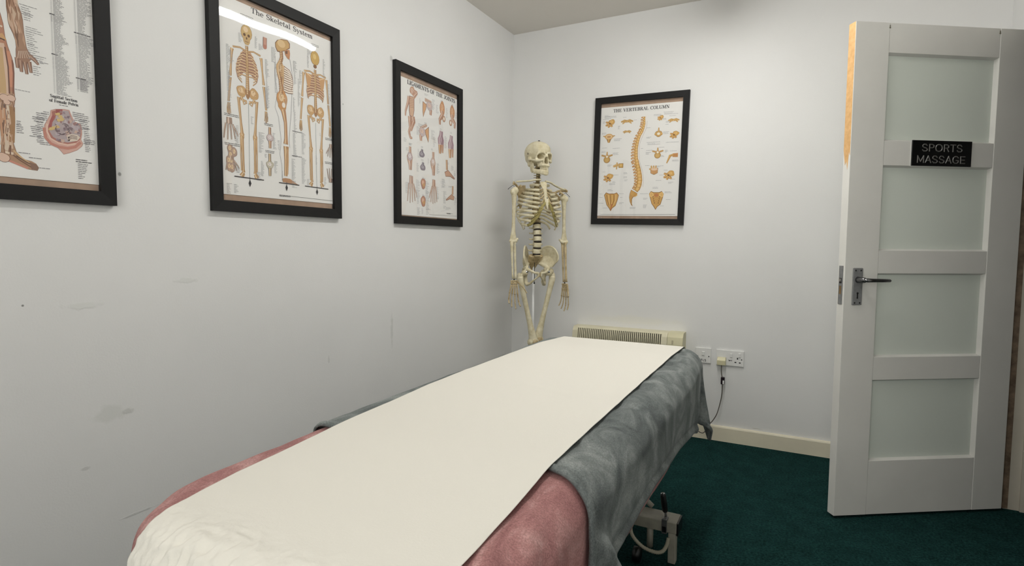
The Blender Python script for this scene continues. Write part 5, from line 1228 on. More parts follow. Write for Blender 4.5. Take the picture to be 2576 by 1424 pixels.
for (x,y,w,n,al) in ((300,240,.018,14,'r'),(460,120,.012,6,'l'),(560,320,.026,16,'l'),(650,80,.018,4,'l'),(740,330,.020,13,'l'),(830,430,.016,8,'r'),(1000,330,.026,20,'l'),(1110,330,.024,18,'l'),(980,660,.028,24,'l'),(1110,650,.026,22,'l'),(590,690,.022,12,'l'),(760,690,.022,10,'l'),(540,830,.024,7,'l'),(150,970,.024,8,'l'),(245,985,.022,7,'l'),(320,780,.018,4,'r'),(640,600,.01,3,'l'),(1340,330,.006,3,'l'),(1290,620,.01,8,'l'),(1180,920,.02,6,'l'),(870,820,.012,8,'r'),(1400,900,.014,8,'l'),(1480,110,.012,22,'l'),(1010,60,.018,18,'l')): block(c,qb(x,y),w,n,.0046,al=al)
block(c,qb(825,1120),.056,2,.0035,DG,'l',.0016,.1); c.stroke([ub(960,1135),ub(1530,1200)],.0012,(120,118,118),1)
for (x,y) in((1055,315),(1050,628)): block(c,qb(x,y),.048,1,.004,DG,'c',.0016,.05)
c.done()
# ================================================================== F4 : The Vertebral Column
c=F4; qa,ua=Z(c,8.9,1500,250); qb,ub=Z(c,8.9,1490,400)
put_text(c,'THE VERTEBRAL COLUMN',qa(382,295),qa(1640,190),.0180,bold=1.1)
G0,G1,G2,G3=(150,104,44),(206,158,84),(232,192,120),(178,128,60)
spine=[ua(1080,385),ua(1070,450),ua(1065,540),ua(1040,640),ua(1010,720),ua(960,800),ua(930,880),ua(905,980),ua(885,1100),ua(880,1230),ua(885,1340),ub(985,40),ub(1000,140),ub(1025,260),ub(1040,380),ub(1045,480),ub(1030,580),ub(1000,660),ub(960,710)]
front=[ua(1105,380),ua(1108,480),ua(1098,600),ua(1070,690),ua(1030,770),ua(985,870),ua(950,960),ua(930,1060),ua(925,1200),ua(935,1330),ub(1020,20),ub(1050,130),ub(1090,260),ub(1108,400),ub(1112,500),ub(1100,620),ub(1060,700),ub(1000,770)]
c.stroke([(p[0]+.0035,p[1]) for p in front[:-1]],.0020,(244,234,220),1); c.stroke([(p[0]+.0090,p[1]-.001) for p in front[1:-2]],.0012,(170,150,150),1)
ws=[.010,.014,.018,.020,.021,.022,.023,.023,.023,.024,.025,.027,.030,.033,.037,.038,.038,.036,.030]
c.stroke(spine,[w+.0016 for w in ws],G0,2); c.stroke(spine,ws,G1,3); c.stroke([(p[0]+.004,p[1]) for p in spine],[w*.42 for w in ws],G2,4)
sp2=[Vector((p[0],p[1],0)) for p in spine]; SP=smooth_path(sp2,6); n=len(SP)
tot=[0]
for i in range(1,n): tot.append(tot[-1]+(SP[i]-SP[i-1]).length)
def at_len(s_):
    for i in range(1,n):
        if tot[i]>=s_: return SP[i-1].lerp(SP[i],(s_-tot[i-1])/max(1e-9,tot[i]-tot[i-1])),(SP[i]-SP[i-1]).normalized(),i/n
    return SP[-1],(SP[-1]-SP[-2]).normalized(),1
s_=.004; k=0
while s_<tot[-1]-.004:
    p,d,f_=at_len(s_); nn=Vector((d.y,-d.x,0)); 
    if nn.x<0: nn=-nn
    w=.012+.026*f_; c.stroke([tuple(p-nn*w*.15)[:2],tuple(p+nn*w*.52)[:2]],.0016,G0,6)
    # spinous process towards the back (left)
    b0=p-nn*w*.3; b1=p-nn*(w*.35+.014+.005*math.sin(f_*3))+Vector((0,-.012 if .15<f_<.6 else -.004,0)); hh=.0088+.0045*f_
    c.stroke([tuple(b0)[:2],tuple(b1)[:2]],[hh+.0014,hh*.8],G0,2); c.stroke([tuple(b0)[:2],tuple(b1)[:2]],[hh,hh*.55],(200,150,96) if k%2 else (214,166,112),4)
    c.disc(tuple(p-nn*(w*.42))[:2],.0022,.0034,(246,232,206),7)
    s_+=.0125+.0085*f_; k+=1
c.poly([ub(870,690),ub(1010,770),ub(985,820),ub(920,850),ub(890,900),ub(885,1000),ub(905,1058),ub(870,1030),ub(840,960),ub(825,860),ub(840,770)],G0,5)
c.poly([ub(875,700),ub(1000,772),ub(975,815),ub(910,842),ub(878,900),ub(874,1000),ub(895,1045),ub(866,1010),ub(846,950),ub(834,860),ub(848,775)],G1,6)
c.poly([ub(1005,775),ub(1010,820),ub(960,850),ub(925,845),ub(985,815)],G2,6)
for i in range(5): c.stroke([ub(845+6*i,800+30*i),ub(900-4*i,830+28*i)],.0016,G3,7)
def vert_a(u,v,s_,kind):
    """single-vertebra studies"""
    if kind=='top':   # seen from above with body below
        c.disc((u,v-.35*s_),.42*s_,.40*s_,G0,2); c.disc((u,v-.35*s_),.38*s_,.36*s_,(200,160,92),3); c.disc((u,v-.38*s_),.24*s_,.22*s_,(214,178,112),4)
        for x in(-1,1): bone2(c,[(u+x*.15*s_,v+.05*s_),(u+x*.7*s_,v+.22*s_)],[.20*s_,.16*s_],(196,152,92),G0,G2)
        bone2(c,[(u,v+.10*s_),(u,v+.62*s_)],[.24*s_,.10*s_],(196,152,92),G0,G2); c.disc((u,v+.02*s_),.14*s_,.13*s_,(246,238,220),6)
    elif kind=='wing':
        for x in(-1,1): bone2(c,[(u,v),(u+x*.35*s_,v+.10*s_),(u+x*.8*s_,v-.02*s_)],[.30*s_,.30*s_,.14*s_],(200,160,92),G0,G2); bone2(c,[(u+x*.3*s_,v-.05*s_),(u+x*.6*s_,v-.28*s_)],[.16*s_,.10*s_],G1,G0,G2)
    elif kind=='ring':
        c.disc((u,v),.5*s_,.42*s_,G0,2,0,18,.06); c.disc((u,v),.46*s_,.38*s_,(204,164,98),3,0,18,.06); c.disc((u,v),.22*s_,.18*s_,(244,236,216),4)
        bone2(c,[(u,v+.35*s_),(u,v+.85*s_)],[.22*s_,.10*s_],G1,G0,G2); 
        for x in(-1,1): blob(c,(u+x*.42*s_,v-.02*s_),.12*s_,.18*s_,G1,G0,G2)
    elif kind=='cup':
        c.poly([(u-.7*s_,v+.25*s_),(u+.7*s_,v+.25*s_),(u+.25*s_,v-.25*s_),(u+.12*s_,v-.6*s_),(u-.12*s_,v-.6*s_),(u-.25*s_,v-.25*s_)],G0,2)
        c.disc((u,v+.12*s_),.52*s_,.36*s_,(214,172,112),3); c.disc((u,v+.12*s_),.40*s_,.24*s_,(232,200,150),4); c.disc((u,v+.10*s_),.26*s_,.12*s_,(196,146,92),5); bone2(c,[(u,v-.2*s_),(u,v-.6*s_)],[.3*s_,.18*s_],G1,G0,G2)
        for x in(-1,1): bone2(c,[(u+x*.4*s_,v+.15*s_),(u+x*.75*s_,v+.22*s_)],[.14*s_,.06*s_],G1,G0,G2)
    elif kind=='side':
        c.poly([(u,v+.3*s_),(u+.65*s_,v+.3*s_),(u+.65*s_,v-.3*s_),(u,v-.3*s_)],G0,2); c.poly([(u+.03*s_,v+.26*s_),(u+.61*s_,v+.26*s_),(u+.61*s_,v-.26*s_),(u+.03*s_,v-.26*s_)],(196,156,78),3); c.poly([(u+.15*s_,v+.18*s_),(u+.5*s_,v+.18*s_),(u+.5*s_,v-.15*s_),(u+.15*s_,v-.15*s_)],(222,184,110),4)
        bone2(c,[(u+.1*s_,v+.1*s_),(u-.3*s_,v+.05*s_),(u-.75*s_,v-.10*s_)],[.26*s_,.34*s_,.26*s_],(214,174,112),G0,G2); bone2(c,[(u-.2*s_,v),(u-.25*s_,v+.45*s_)],[.16*s_,.14*s_],G1,G0,G2); bone2(c,[(u-.25*s_,v-.1*s_),(u-.3*s_,v-.5*s_)],[.15*s_,.12*s_],G1,G0,G2)
    elif kind=='drop':
        c.poly([(u,v+.25*s_),(u+.6*s_,v+.28*s_),(u+.6*s_,v-.18*s_),(u,v-.15*s_)],(196,138,80),3); bone2(c,[(u+.1*s_,v+.1*s_),(u-.3*s_,v),(u-.65*s_,v-.85*s_)],[.24*s_,.26*s_,.10*s_],G1,G0,G2)
    else:             # oblique, several processes
        blob(c,(u+.25*s_,v+.2*s_),.38*s_,.30*s_,(212,166,90),G0,G2,wob=.08); 
        for a_ in(205,255,150,312): x,y=math.cos(math.radians(a_)),math.sin(math.radians(a_)); bone2(c,[(u,v),(u+x*.30*s_,v+y*.30*s_),(u+x*.52*s_,v+y*.44*s_)],[.34*s_,.24*s_,.16*s_],(202,152,86),G0,G2,lay=3)
        c.disc((u+.02*s_,v+.02*s_),.10*s_,.09*s_,(120,80,30),7)
for (x,y,k,s_) in ((300,550,'obl',.052),(690,495,'wing',.046),(690,725,'wing',.032),(285,860,'cup',.050),(240,1290,'top',.050),(1430,420,'obl',.032),(1735,465,'wing',.040),(1395,770,'ring',.042),(1735,800,'obl',.046),(1375,1190,'top',.046),(1710,1260,'drop',.050)): u,v=ua(x,y); vert_a(u,v,s_,k)
for (x,y,k,s_) in ((590,150,'side',.044),(345,430,'obl',.054),(1700,370,'obl',.056)): u,v=ub(x,y); vert_a(u,v,s_,k)
u,v=ub(1385,270); c.poly([(u-.022,v+.018),(u+.022,v+.018),(u+.021,v-.012),(u,v-.022),(u-.021,v-.012)],G0,2); c.poly([(u-.020,v+.010),(u+.020,v+.010),(u+.019,v-.011),(u,v-.020),(u-.019,v-.011)],(206,156,100),3); c.disc((u,v+.012),.020,.009,(232,204,176),4)
for x in(-1,0,1): bone2(c,[(u+x*.012-.004,v+.014),(u+x*.014-.004,v+.032)],[.009,.006],G1,G0,G2)
bone2(c,[(u-.018,v+.008),(u-.030,v+.014)],[.008,.005],G1,G0,G2)
for ux,uy,fr in ((430,950,0),(1435,920,1)):
    T_=(lambda x,y,ux=ux,uy=uy:ub(ux+x,uy+y))
    c.poly([T_(-165,-140),T_(-120,-200),T_(-60,-175),T_(60,-175),T_(120,-200),T_(165,-140),T_(140,-40),T_(90,100),T_(20,150),T_(-20,220),T_(-60,150),T_(-110,80),T_(-140,-40)],G0,2)
    c.poly([T_(-152,-135),T_(-115,-182),T_(-60,-160),T_(60,-160),T_(115,-182),T_(152,-135),T_(128,-40),T_(80,90),T_(14,140),T_(-20,200),T_(-50,140),T_(-100,75),T_(-128,-40)],(212,164,88),3)
    if fr: 
        blob(c,T_(-110,-120),.013,.015,G2,G3,None,lay=4); blob(c,T_(110,-120),.013,.015,G2,G3,None,lay=4); c.disc(T_(0,-110),.014,.010,(196,128,72),4)
        for k in range(4):
            for x in(-1,1): c.disc(T_(x*(75-10*k),-70+45*k),.0035,.0028,(110,70,24),6)
            c.stroke([T_(-60+8*k,-50+45*k),T_(60-8*k,-50+45*k)],.0016,G3,5)
    else:
        for k in range(6): c.stroke([T_(-110+42*k,-150),T_(-90+36*k,-20),T_(-55+18*k,90)],.0034,(236,200,130) if k%2 else (150,98,40),4)
        c.stroke([T_(10,60),T_(-20,190)],.006,(190,110,60),5)
for (x,y,w,n) in ((190,370,.036,2),(190,395,.085,3),(600,405,.03,1),(1290,345,.055,2),(1510,285,.060,1),(1520,315,.085,2),(490,600,.02,4),(130,760,.05,2),(400,890,.05,3),(135,1095,.062,1),(370,1100,.05,1),(120,1170,.03,2),(370,1200,.04,3),(1130,640,.024,1),(1490,430,.03,2),(1560,490,.03,2),(1500,730,.034,3),(1125,850,.04,2),(1550,560,.03,1),(1130,967,.11,1),(1560,965,.075,1),(1150,995,.085,2),(1400,1075,.06,1),(1120,1145,.05,1),(1110,1190,.035,3),(1650,1155,.045,1),(1540,1140,.02,3),(1450,1260,.03,2),(1700,1360,.05,2),(1000,1100,.02,1),(150,460,.045,1),(150,500,.02,3),(840,465,.03,1),(1640,370,.05,1)): block(c,qa(x,y),w,n,.0055,GREY,'l',.0013)
for (x,y,w,n) in ((340,140,.03,2),(230,290,.03,1),(450,360,.04,1),(450,510,.03,2),(380,555,.05,2),(345,690,.045,2),(160,785,.035,1),(155,860,.03,1),(140,990,.04,1),(235,1100,.04,1),(600,780,.03,1),(620,860,.03,1),(600,980,.03,2),(700,310,.03,2),(700,400,.03,2),(720,470,.03,2),(1180,150,.03,1),(1450,155,.04,2),(1500,360,.03,1),(1420,480,.05,1),(1700,520,.03,2),(1350,635,.05,2),(1070,780,.05,1),(1620,735,.05,2),(1650,905,.04,1),(1520,1050,.04,1),(1140,1030,.045,4),(840,1085,.045,2),(1600,250,.05,1),(1760,450,.03,1),(1140,880,.03,2)): block(c,qb(x,y),w,n,.0055,GREY,'l',.0013)
c.stroke([ub(180,1240),ub(1850,1240)],.0016,(140,138,140),1)
c.done()
# ================================================================== F3 : Ligaments of the Joints
c=F3; qa,ua=Z(c,7.12,1000,180); qb,ub=Z(c,7.12,1000,360)
put_text(c,'LIGAMENTS OF THE JOINTS',qa(172,214),qa(1026,566),.0185,(30,30,34),bold=1.45)
R0,R1,R2=(128,92,82),(200,156,130),(228,200,182)
def pl(f,*pts): return [f(*p) for p in pts]
# figure with a raised arm
bone2(c,pl(ua,(265,330),(265,400)),[.030,.022],R1,R0,R2); blob(c,ua(265,345),.020,.020,R1,R0,R2)
c.poly(pl(ua,(205,430),(300,460),(300,700),(280,830),(215,790),(205,700)),R0,2); c.poly(pl(ua,(212,440),(292,468),(292,700),(274,815),(222,780),(214,700)),(214,178,150),3)
for k in range(6): c.stroke(pl(ua,(215,480+30*k),(290,500+30*k)),.002,(170,128,108),4)
bone2(c,pl(ua,(205,450),(185,560),(145,700),(140,790)),[.022,.016,.012,.008],R1,R0,R2)
bone2(c,pl(ua,(285,460),(350,385)),[.020,.014],R1,R0,R2); bone2(c,pl(ua,(350,385),(270,325)),[.014,.012],R1,R0,R2)
bone2(c,pl(ua,(220,800),(225,900),(230,1000),(205,1080),(230,1190)),[.028,.026,.020,.016,.012],R1,R0,R2); bone2(c,pl(ua,(275,810),(290,900),(255,1000),(240,1060)),[.028,.026,.018,.014],R1,R0,R2); bone2(c,pl(ua,(225,1185),(262,1190)),[.012,.010],R1,R0,R2)
def shoulder(f,x,y,fl):
    c.poly(pl(f,(x-fl*60,y-120),(x+fl*10,y-60),(x-fl*0,y+20),(x-fl*30,y+100),(x-fl*50,y+170),(x-fl*62,y+60)),R0,2); c.poly(pl(f,(x-fl*54,y-105),(x+fl*4,y-55),(x-fl*6,y+15),(x-fl*34,y+90),(x-fl*50,y+150),(x-fl*56,y+60)),(214,166,122),3)
    bone2(c,pl(f,(x+fl*60,y-20),(x+fl*85,y+60),(x+fl*80,y+130)),[.034,.022,.018],R1,R0,R2); blob(c,f(x+fl*60,y-30),.026,.022,(204,186,184),R0,R2,lay=5)
    bone2(c,pl(f,(x-fl*20,y-150),(x+fl*95,y-95)),[.016,.012],(210,180,160),R0,R2)
shoulder(ua,510,650,1); shoulder(ua,500,1110,-1)
def hip(f,x,y,fl):
    blob(c,f(x,y-100),.023,.036,(206,150,108),R0,(226,184,144)); bone2(c,pl(f,(x,y-60),(x,y+20),(x-fl*20,y+60)),[.034,.024,.026],(204,154,120),R0,R2)
    bone2(c,pl(f,(x-fl*20,y+60),(x-fl*45,y+100),(x-fl*40,y+190)),[.026,.020,.014],R1,R0,R2); c.disc(f(x+fl*30,y+90),.014,.017,R0,4); c.disc(f(x+fl*30,y+90),.012,.015,(206,166,136),5); c.disc(f(x+fl*30,y+88),.006,.008,(244,238,232),6)
hip(ua,800,760,1); hip(ua,980,830,-1)
for (f,x,y,two) in ((ua,775,1180,0),(ua,955,1260,0)):
    bone2(c,pl(f,(x+10,y-110),(x+5,y-40),(x,y+40),(x,y+130)),[.028,.030,.056,.050],(182,152,160),(118,92,104),(212,192,196)); bone2(c,pl(f,(x-18,y+130),(x-15,y+290)),[.028,.018],(204,156,120),R0,(236,208,170)); bone2(c,pl(f,(x+28,y+130),(x+28,y+280)),[.020,.014],(200,150,116),R0,R2)
for (x,y,col) in ((220,240,(196,180,184)),(635,340,(212,190,178))):
    bone2(c,pl(ub,(x+5,y-180),(x+5,y-80),(x,y),(x,y+60),(x+10,y+150),(x+12,y+240)),[.016,.018,.046,.040,.026,.020],(206,170,146),R0,R2); blob(c,ub(x,y),.020,.020,col,R0,(236,228,226),lay=5); c.stroke(pl(ub,(x+10,y+90),(x+14,y+240)),.002,R0,6)
for (x,y) in ((435,180),(452,415)): bone2(c,pl(ub,(x+5,y-70),(x,y)),[.014,.022],(136,130,140),(90,84,92),(170,166,174)); blob(c,ub(x,y+20),.022,.016,(140,130,140),(84,76,84),(180,174,182))
for (x,y) in ((460,725),(460,1040)):
    c.disc(ub(x,y),.021,.028,R0,2,0,16,.06); c.disc(ub(x,y),.0195,.0265,(190,140,116),3,0,16,.06); c.disc(ub(x-6,y-15),.010,.012,(222,184,160),4); c.disc(ub(x+8,y+25),.009,.009,(206,164,112),4)
hand_art(c,ub(245,860),.150,False,(196,164,148),(140,108,100),thumb=1,w=.36); hand_art(c,ub(650,900),.142,False,(196,158,136),(140,104,92),thumb=-1,w=.34)
foot_art(c,ub(925,560),.100,1); foot_art(c,ub(950,975),.085,-1)
for (f,x,y,w,n) in ((qa,480,395,.04,2),(qa,390,480,.02,5),(qa,620,500,.035,10),(qa,690,600,.03,8),(qa,870,660,.03,10),(qa,770,515,.02,2),(qa,970,590,.02,2),(qa,370,930,.05,3),(qa,480,910,.03,3),(qa,340,980,.04,8),(qa,600,1050,.04,9),(qa,840,1160,.035,12),(qa,640,1170,.03,10),(qa,760,1020,.025,2),(qa,945,1085,.02,2),(qa,200,1280,.03,2),(qa,420,1340,.02,2),(qa,110,1180,.03,4),(qa,1040,740,.02,6),
  (qb,205,10,.03,2),(qb,420,60,.025,2),(qb,360,110,.025,8),(qb,600,100,.02,2),(qb,150,80,.02,3),(qb,540,280,.02,6),(qb,340,360,.03,8),(qb,420,290,.025,2),(qb,700,370,.035,10),(qb,880,350,.045,2),(qb,960,410,.03,5),(qb,1010,500,.03,6),(qb,210,575,.035,2),(qb,330,660,.05,12),(qb,500,690,.045,12),(qb,440,610,.03,2),(qb,140,700,.04,10),(qb,330,840,.05,8),(qb,500,860,.05,10),(qb,620,650,.035,2),(qb,700,790,.03,12),(qb,790,640,.04,9),(qb,910,770,.045,2),(qb,820,870,.05,12),(qb,440,920,.03,2),(qb,350,980,.03,6),(qb,510,1050,.04,8),(qb,1020,980,.03,8),(qb,820,1130,.03,3),(qb,860,1150,.05,3),(qb,350,1160,.03,7),(qb,430,1170,.025,6),(qb,510,1180,.03,6),(qb,870,1255,.10,1)): block(c,f(x,y),w,n,.0055,(178,178,180),'l',.0013)
block(c,qb(880,1255),.04,2,.003,DG,'l',.0016,.1); c.stroke([ub(565,1280),ub(1075,1310)],.0014,(150,150,150),1)
c.done()
# ================================================================== F1 : muscles (lower right part of the chart shows)
c=F1; qa,ua=Z(c,5.933,0,0); qb,ub=Z(c,5.933,0,230)
put_text(c,'Sagittal Section',qb(748,80),qb(1155,166),.0074,(70,68,70),bold=1.35); put_text(c,'of Female Pelvis',qb(735,146),qb(1168,226),.0074,(70,68,70),bold=1.35); block(c,qb(952,213),.022,1,.003,DG,'c',.0012,.1)
m0,m1,m2,m3=(112,76,58),(166,128,102),(190,152,124),(206,170,146)
# arm and hand
arm=[(80,-140,245),(85,0,248),(90,100,280),(105,200,320),(110,300,340),(140,400,350),(190,500,360),(225,600,378),(238,700,395),(232,740,410)]
c.poly([ua(a_,y) for a_,y,b_ in arm]+[ua(b_,y) for a_,y,b_ in reversed(arm)],m0,1); c.poly([ua(a_+7,y) for a_,y,b_ in arm]+[ua(b_-7,y) for a_,y,b_ in reversed(arm)],m1,2)
random.seed(11)
for i in range(26):
    t=random.random(); k0=random.randint(0,6); pts=[]
    for k in range(k0,k0+3): a_,y,b_=arm[k]; t=max(.08,min(.92,t+random.uniform(-.12,.12))); pts.append(ua(a_+(b_-a_)*t,y))
    c.stroke(pts,[.001,random.uniform(.003,.008),.001],random.choice([m2,m3,(140,102,78),(126,92,70),(206,180,156)]),3)
palm=[(232,735),(235,850),(240,880),(290,900),(330,930),(370,935),(415,950),(455,900),(480,880),(560,970),(580,965),(510,860),(440,790),(405,730)]
c.poly([ua(*p) for p in palm],m0,1); c.poly([ua(x+(5 if x<330 else -5),y+2) for x,y in palm],(160,122,100),2)
for (a_,b_) in (((250,860),(262,1015)),((305,900),(322,1075)),((370,925),(402,1108)),((435,920),(465,1088))): bone2(c,[ua(*a_),ua((a_[0]+b_[0])/2,(a_[1]+b_[1])/2),ua(*b_)],[.0078,.0070,.0052],(152,114,94),m0,(190,156,134))
bone2(c,[ua(450,840),ua(520,900),ua(572,968)],[.010,.008,.004],(152,114,94),m0,(190,156,134))
for k in range(6): c.stroke([ua(280+22*k,760),ua(262+36*k,870)],.0018,(206,180,158),5)
# leg
legL=[(0,180),(0,420),(0,560),(0,700),(0,900),(0,1100),(0,1300),(0,1420)]
legR=[(0,180),(48,350),(75,540),(120,700),(175,850),(205,960),(216,1100),(212,1300),(215,1420)]
c.poly([ua(-40,100)]+[ua(*p) for p in legR]+[ua(-40,1430)],m0,1); c.poly([ua(-40,110)]+[ua(x-6,y) for x,y in legR]+[ua(-40,1425)],(182,128,100),2)
legR2=[(215,0),(228,110),(212,250),(218,420),(200,600),(205,780),(245,900),(350,1010),(470,1040),(540,1080),(582,1140),(560,1185),(430,1165),(300,1110),(150,1050),(40,1045),(-20,1030),(10,900),(15,780),(5,600),(-20,400),(-30,0)]
c.poly([ub(*p) for p in legR2],m0,1); c.poly([ub(x+(-6 if x>100 else 5),y-(4 if y>1040 else 0)) for x,y in legR2],(176,138,108),2)
for st,wd,cl in (([ua(20,640),ua(60,850),ua(90,1100),ua(110,1400)],.010,(216,186,164)),([ua(-10,700),ua(10,950),ua(40,1200),ua(50,1420)],.012,(200,166,120)),([ua(110,760),ua(150,1000),ua(165,1300)],.010,(204,142,112)),([ua(70,700),ua(120,1000),ua(140,1400)],.003,(110,70,56)),([ua(180,900),ua(200,1100),ua(195,1400)],.003,(134,84,64)),([ua(0,500),ua(40,560),ua(60,600)],.010,(206,160,110)),([ua(0,380),ua(30,400)],.004,(226,210,190)),([ua(0,570),ua(70,600)],.003,(80,50,40)),
  ([ub(60,30),ub(70,120)],.022,(220,190,160)),([ub(30,60),ub(90,140),ub(150,200)],.010,(200,176,150)),([ub(90,190),ub(110,300),ub(140,400)],.009,(222,204,184)),([ub(60,190),ub(80,350),ub(110,520),ub(130,740)],.004,(110,84,76)),([ub(110,420),ub(130,560),ub(150,800)],.005,(214,190,166)),([ub(30,240),ub(50,500),ub(60,760)],.012,(198,150,116)),([ub(180,230),ub(185,450),ub(175,760)],.011,(164,122,80)),([ub(90,640),ub(105,800),ub(90,880)],.008,(216,196,174)),([ub(200,880),ub(330,1000),ub(500,1110)],.004,(206,172,128)),([ub(130,900),ub(300,1030),ub(480,1140)],.003,(120,84,60)),([ub(240,960),ub(400,1060),ub(560,1130)],.003,(110,78,60)),([ub(60,900),ub(200,930)],.006,(226,206,184)),([ub(80,1010),ub(250,1080),ub(420,1150)],.005,(206,140,120))):
    c.stroke(st,wd,cl,3)
for x,y,r in ((165,100,.0075),(60,90,.008),(100,160,.006),(60,990,.010),(30,950,.006)): c.disc(ub(x,y),r*1.1+.001,r+.001,m0,4); c.disc(ub(x,y),r*1.1,r,(222,190,170),5)
for i in range(40):
    x=random.uniform(10,190); y=random.uniform(20,880); s_=ub(x,y); c.stroke([s_,(s_[0]+random.uniform(-.003,.003),s_[1]-random.uniform(.008,.03))],random.uniform(.001,.0028),random.choice([m2,m3,(140,100,76),(120,84,64),(214,186,160)]),4)
c.poly([ub(440,1055),ub(540,1090),ub(578,1142),ub(556,1180),ub(470,1165)],(134,102,84),3)
# pelvis section
outer=[(755,280),(745,350),(700,430),(660,500),(650,580),(665,660),(720,750),(800,810),(870,850),(920,905),(950,942),(1040,920),(1150,880),(1225,820),(1240,780),(1210,720),(1225,640),(1222,560),(1205,490),(1150,465),(1110,450),(1080,390),(1050,320),(1035,280),(960,265),(830,262)]
c.poly([ub(*p) for p in outer],(150,96,84),1)
def shr(k,cx=960,cy=600): return [ub(cx+(x-cx)*k,cy+(y-cy)*k) for x,y in outer]
c.poly(shr(.985),(214,170,156),2)
inn=[(770,300),(780,380),(745,450),(715,520),(705,600),(730,680),(800,740),(900,775),(1020,790),(1130,770),(1195,720),(1210,640),(1210,560),(1195,500),(1140,480),(1090,450),(1060,390),(1030,300),(960,285),(840,280)]
c.poly([ub(*p) for p in inn],(176,112,98),3)
inn2=[(830,275),(850,340),(810,420),(750,500),(735,590),(790,680),(900,745),(1010,765),(1120,745),(1190,690),(1205,600),(1190,510),(1130,480),(1085,450),(1050,380),(1020,290)]
c.poly([ub(*p) for p in inn2],(178,162,164),4)
c.stroke([ub(655,540),ub(680,690),ub(760,780),ub(880,830),ub(1010,850),(ub(1120,830)),ub(1200,760)],.007,(196,132,116),5); c.stroke([ub(700,480),ub(700,600),ub(750,700),ub(870,770),ub(1010,800),ub(1130,780)],.004,(230,196,178),6)
c.stroke([ub(800,360),ub(760,450),ub(745,540)],.006,(170,88,84),6); c.poly([ub(*p) for p in((830,270),(930,268),(925,340),(870,360),(838,330))],(160,76,74),6)
for i in range(70):
    x=random.uniform(800,1180); y=random.uniform(300,740)
    if (x-985)**2/200**2+(y-580)**2/190**2>1 and not(840<x<1040 and y<480): continue
    c.disc(ub(x,y),random.uniform(.002,.006),random.uniform(.002,.005),random.choice([(150,128,136),(196,184,186),(132,112,118),(206,176,160),(160,120,118),(188,174,180)]),6,random.random()*3,9,.2)
for x,y in((760,560),(800,545),(850,530),(900,380),(880,430),(860,340),(920,420)): c.disc(ub(x,y),.006,.004,(214,184,120),7,.3,10,.2)
c.poly([ub(*p) for p in((1000,660),(1060,635),(1150,650),(1195,690),(1150,740),(1040,750),(1000,710))],(222,208,192),7)
for k in range(3): c.stroke([ub(1010,690+20*k),ub(1070,655+22*k),ub(1150,680+18*k)],.0016,(130,108,100),8)
c.disc(ub(1022,688),.002,.002,(60,40,40),9); c.disc(ub(1028,728),.002,.002,(60,40,40),9)
for k in range(12): a_=random.uniform(0,6.28); c.stroke([ub(930+90*math.cos(a_),560+70*math.sin(a_)),ub(930+110*math.cos(a_+.5),560+90*math.sin(a_+.5)),ub(930+100*math.cos(a_+1),560+80*math.sin(a_+1))],.0014,(110,90,94),8)
TG=(150,148,150)
for (f,x,y,w,n,al) in ((qa,285,55,.042,1,'l'),(qa,310,100,.036,4,'l'),(qa,350,190,.026,4,'l'),(qa,378,395,.042,3,'l'),(qa,378,460,.020,3,'l'),(qa,395,555,.032,4,'l'),(qa,410,645,.034,8,'l'),(qa,520,830,.028,4,'l'),(qa,590,925,.022,1,'l'),(qa,490,985,.026,5,'l'),(qa,220,1330,.042,1,'l'),
  (qa,785,-40,.042,19,'l'),(qa,790,235,.036,41,'l'),(qa,820,850,.044,29,'l'),(qa,1140,-40,.036,37,'l'),(qa,1160,535,.046,43,'l'),(qa,1190,1190,.042,10,'l')): block(c,f(x,y),w,n,.00335 if n>8 else .0052,TG,al,.0011,.45)
for (x,y,n) in ((745,-30,18),(750,235,41),(780,850,28),(1095,-30,36),(1125,535,42),(1145,1190,10)):
    u,v=ua(x,y)
    for i in range(n): c.stroke([(u,v-i*.00335),(u+.0035,v-i*.00335)],.001,(166,164,166),1)
for (x,y,w) in ((735,200,.012),(765,800,.014),(1100,480,.040),(1130,1160,.024)): block(c,qa(x,y),w,1,.004,(84,82,84),'l',.0019,.05)
for (x,y,w,n,al) in ((725,315,.018,2,'r'),(700,345,.026,4,'r'),(660,405,.034,3,'r'),(640,470,.020,5,'r'),(615,545,.030,6,'r'),(650,680,.032,4,'r'),(750,775,.036,2,'r'),(1080,310,.028,3,'l'),(1110,345,.036,4,'l'),(1180,420,.034,6,'l'),(1240,550,.022,1,'l'),(1250,595,.024,6,'l'),(1245,720,.034,3,'l'),(1265,760,.026,6,'l'),(245,440,.010,3,'l'),(240,490,.020,5,'l'),(275,910,.034,1,'l'),(430,985,.028,1,'l'),(585,1140,.036,1,'l'),(1160,1080,.032,9,'l')): block(c,qb(x,y),w,n,.0048,(140,138,140),al,.0013,.4)
block(c,qb(1130,1015),.028,1,.004,DG,'l',.0018,.05); block(c,qb(1130,1045),.038,1,.004,DG,'l',.0018,.05)
c.done()
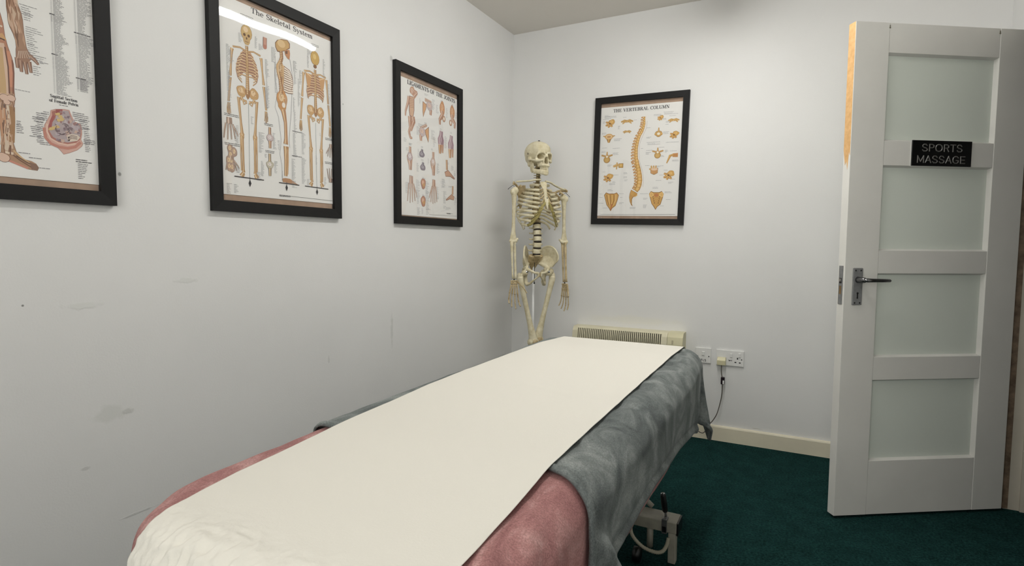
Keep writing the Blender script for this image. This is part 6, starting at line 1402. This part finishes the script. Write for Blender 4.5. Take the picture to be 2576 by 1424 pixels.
# ================================================================== door sign lettering (raised, light on its black arrises put into the grey)
SG={'S':[(.55,.82,.42,1,.18,1,.05,.85,.05,.68,.18,.55,.45,.45,.58,.32,.58,.15,.45,0,.18,0,.03,.18)],'P':[(.06,0,.06,1,.4,1,.56,.88,.56,.62,.4,.5,.06,.5)],'O':[(.30,0,.10,.14,.03,.4,.03,.6,.10,.86,.30,1,.50,1,.70,.86,.77,.6,.77,.4,.70,.14,.50,0,.30,0)],'R':[(.06,0,.06,1,.4,1,.56,.88,.56,.62,.4,.5,.06,.5),(.36,.5,.58,0)],'T':[(.0,1,.6,1),(.3,1,.3,0)],
'M':[(.05,0,.05,1,.4,.15,.75,1,.75,0)],'A':[(0,0,.32,1,.64,0),(.13,.34,.51,.34)],'G':[(.66,.82,.5,1,.28,1,.08,.82,.03,.5,.08,.18,.28,0,.5,0,.66,.16,.66,.42,.42,.42)],'E':[(.55,1,.06,1,.06,0,.55,0),(.06,.5,.5,.5)]}
SW={'S':.62,'P':.6,'O':.8,'R':.62,'T':.6,'M':.8,'A':.64,'G':.72,'E':.58}
def sign_line(txt,x0,x1,z0,h):
    gap=.17; tot=sum(SW[c_] for c_ in txt)+gap*(len(txt)-1); k=(x1-x0)/tot; x=x0
    for c_ in txt:
        b=MB(); w=.0042/2
        for st in SG[c_]:
            P_=[(x+st[i]*k,z0+st[i+1]*h) for i in range(0,len(st),2)]
            for (ax,az),(bx,bz) in zip(P_,P_[1:]):
                d=Vector((bx-ax,0,bz-az)); 
                if d.length<1e-6: continue
                d.normalize(); nn=Vector((-d.z,0,d.x)); e=d*w*.7
                A_,B_=Vector((ax,0,az)),Vector((bx,0,bz))
                base=[A_-nn*w-e,B_-nn*w+e,B_+nn*w+e,A_+nn*w-e]; top=[A_-nn*w*.25-e*.6,B_-nn*w*.25+e*.6,B_+nn*w*.25+e*.6,A_+nn*w*.25-e*.6]
                vs=[v+Vector((0,-.0061,0)) for v in base]+[v+Vector((0,-.0086,0)) for v in top]
                b.add(vs,[(4,5,6,7),(0,1,5,4),(1,2,6,5),(2,3,7,6),(3,0,4,7),(3,2,1,0)],0,False,D)
        o=b.build('raised_letter',M['signl'],sgt); recalc(o); x+=(SW[c_]+gap)*k
sign_line('SPORTS',.301,.475,1.4985,.0265)
sign_line('MASSAGE',.281,.490,1.4530,.0265)
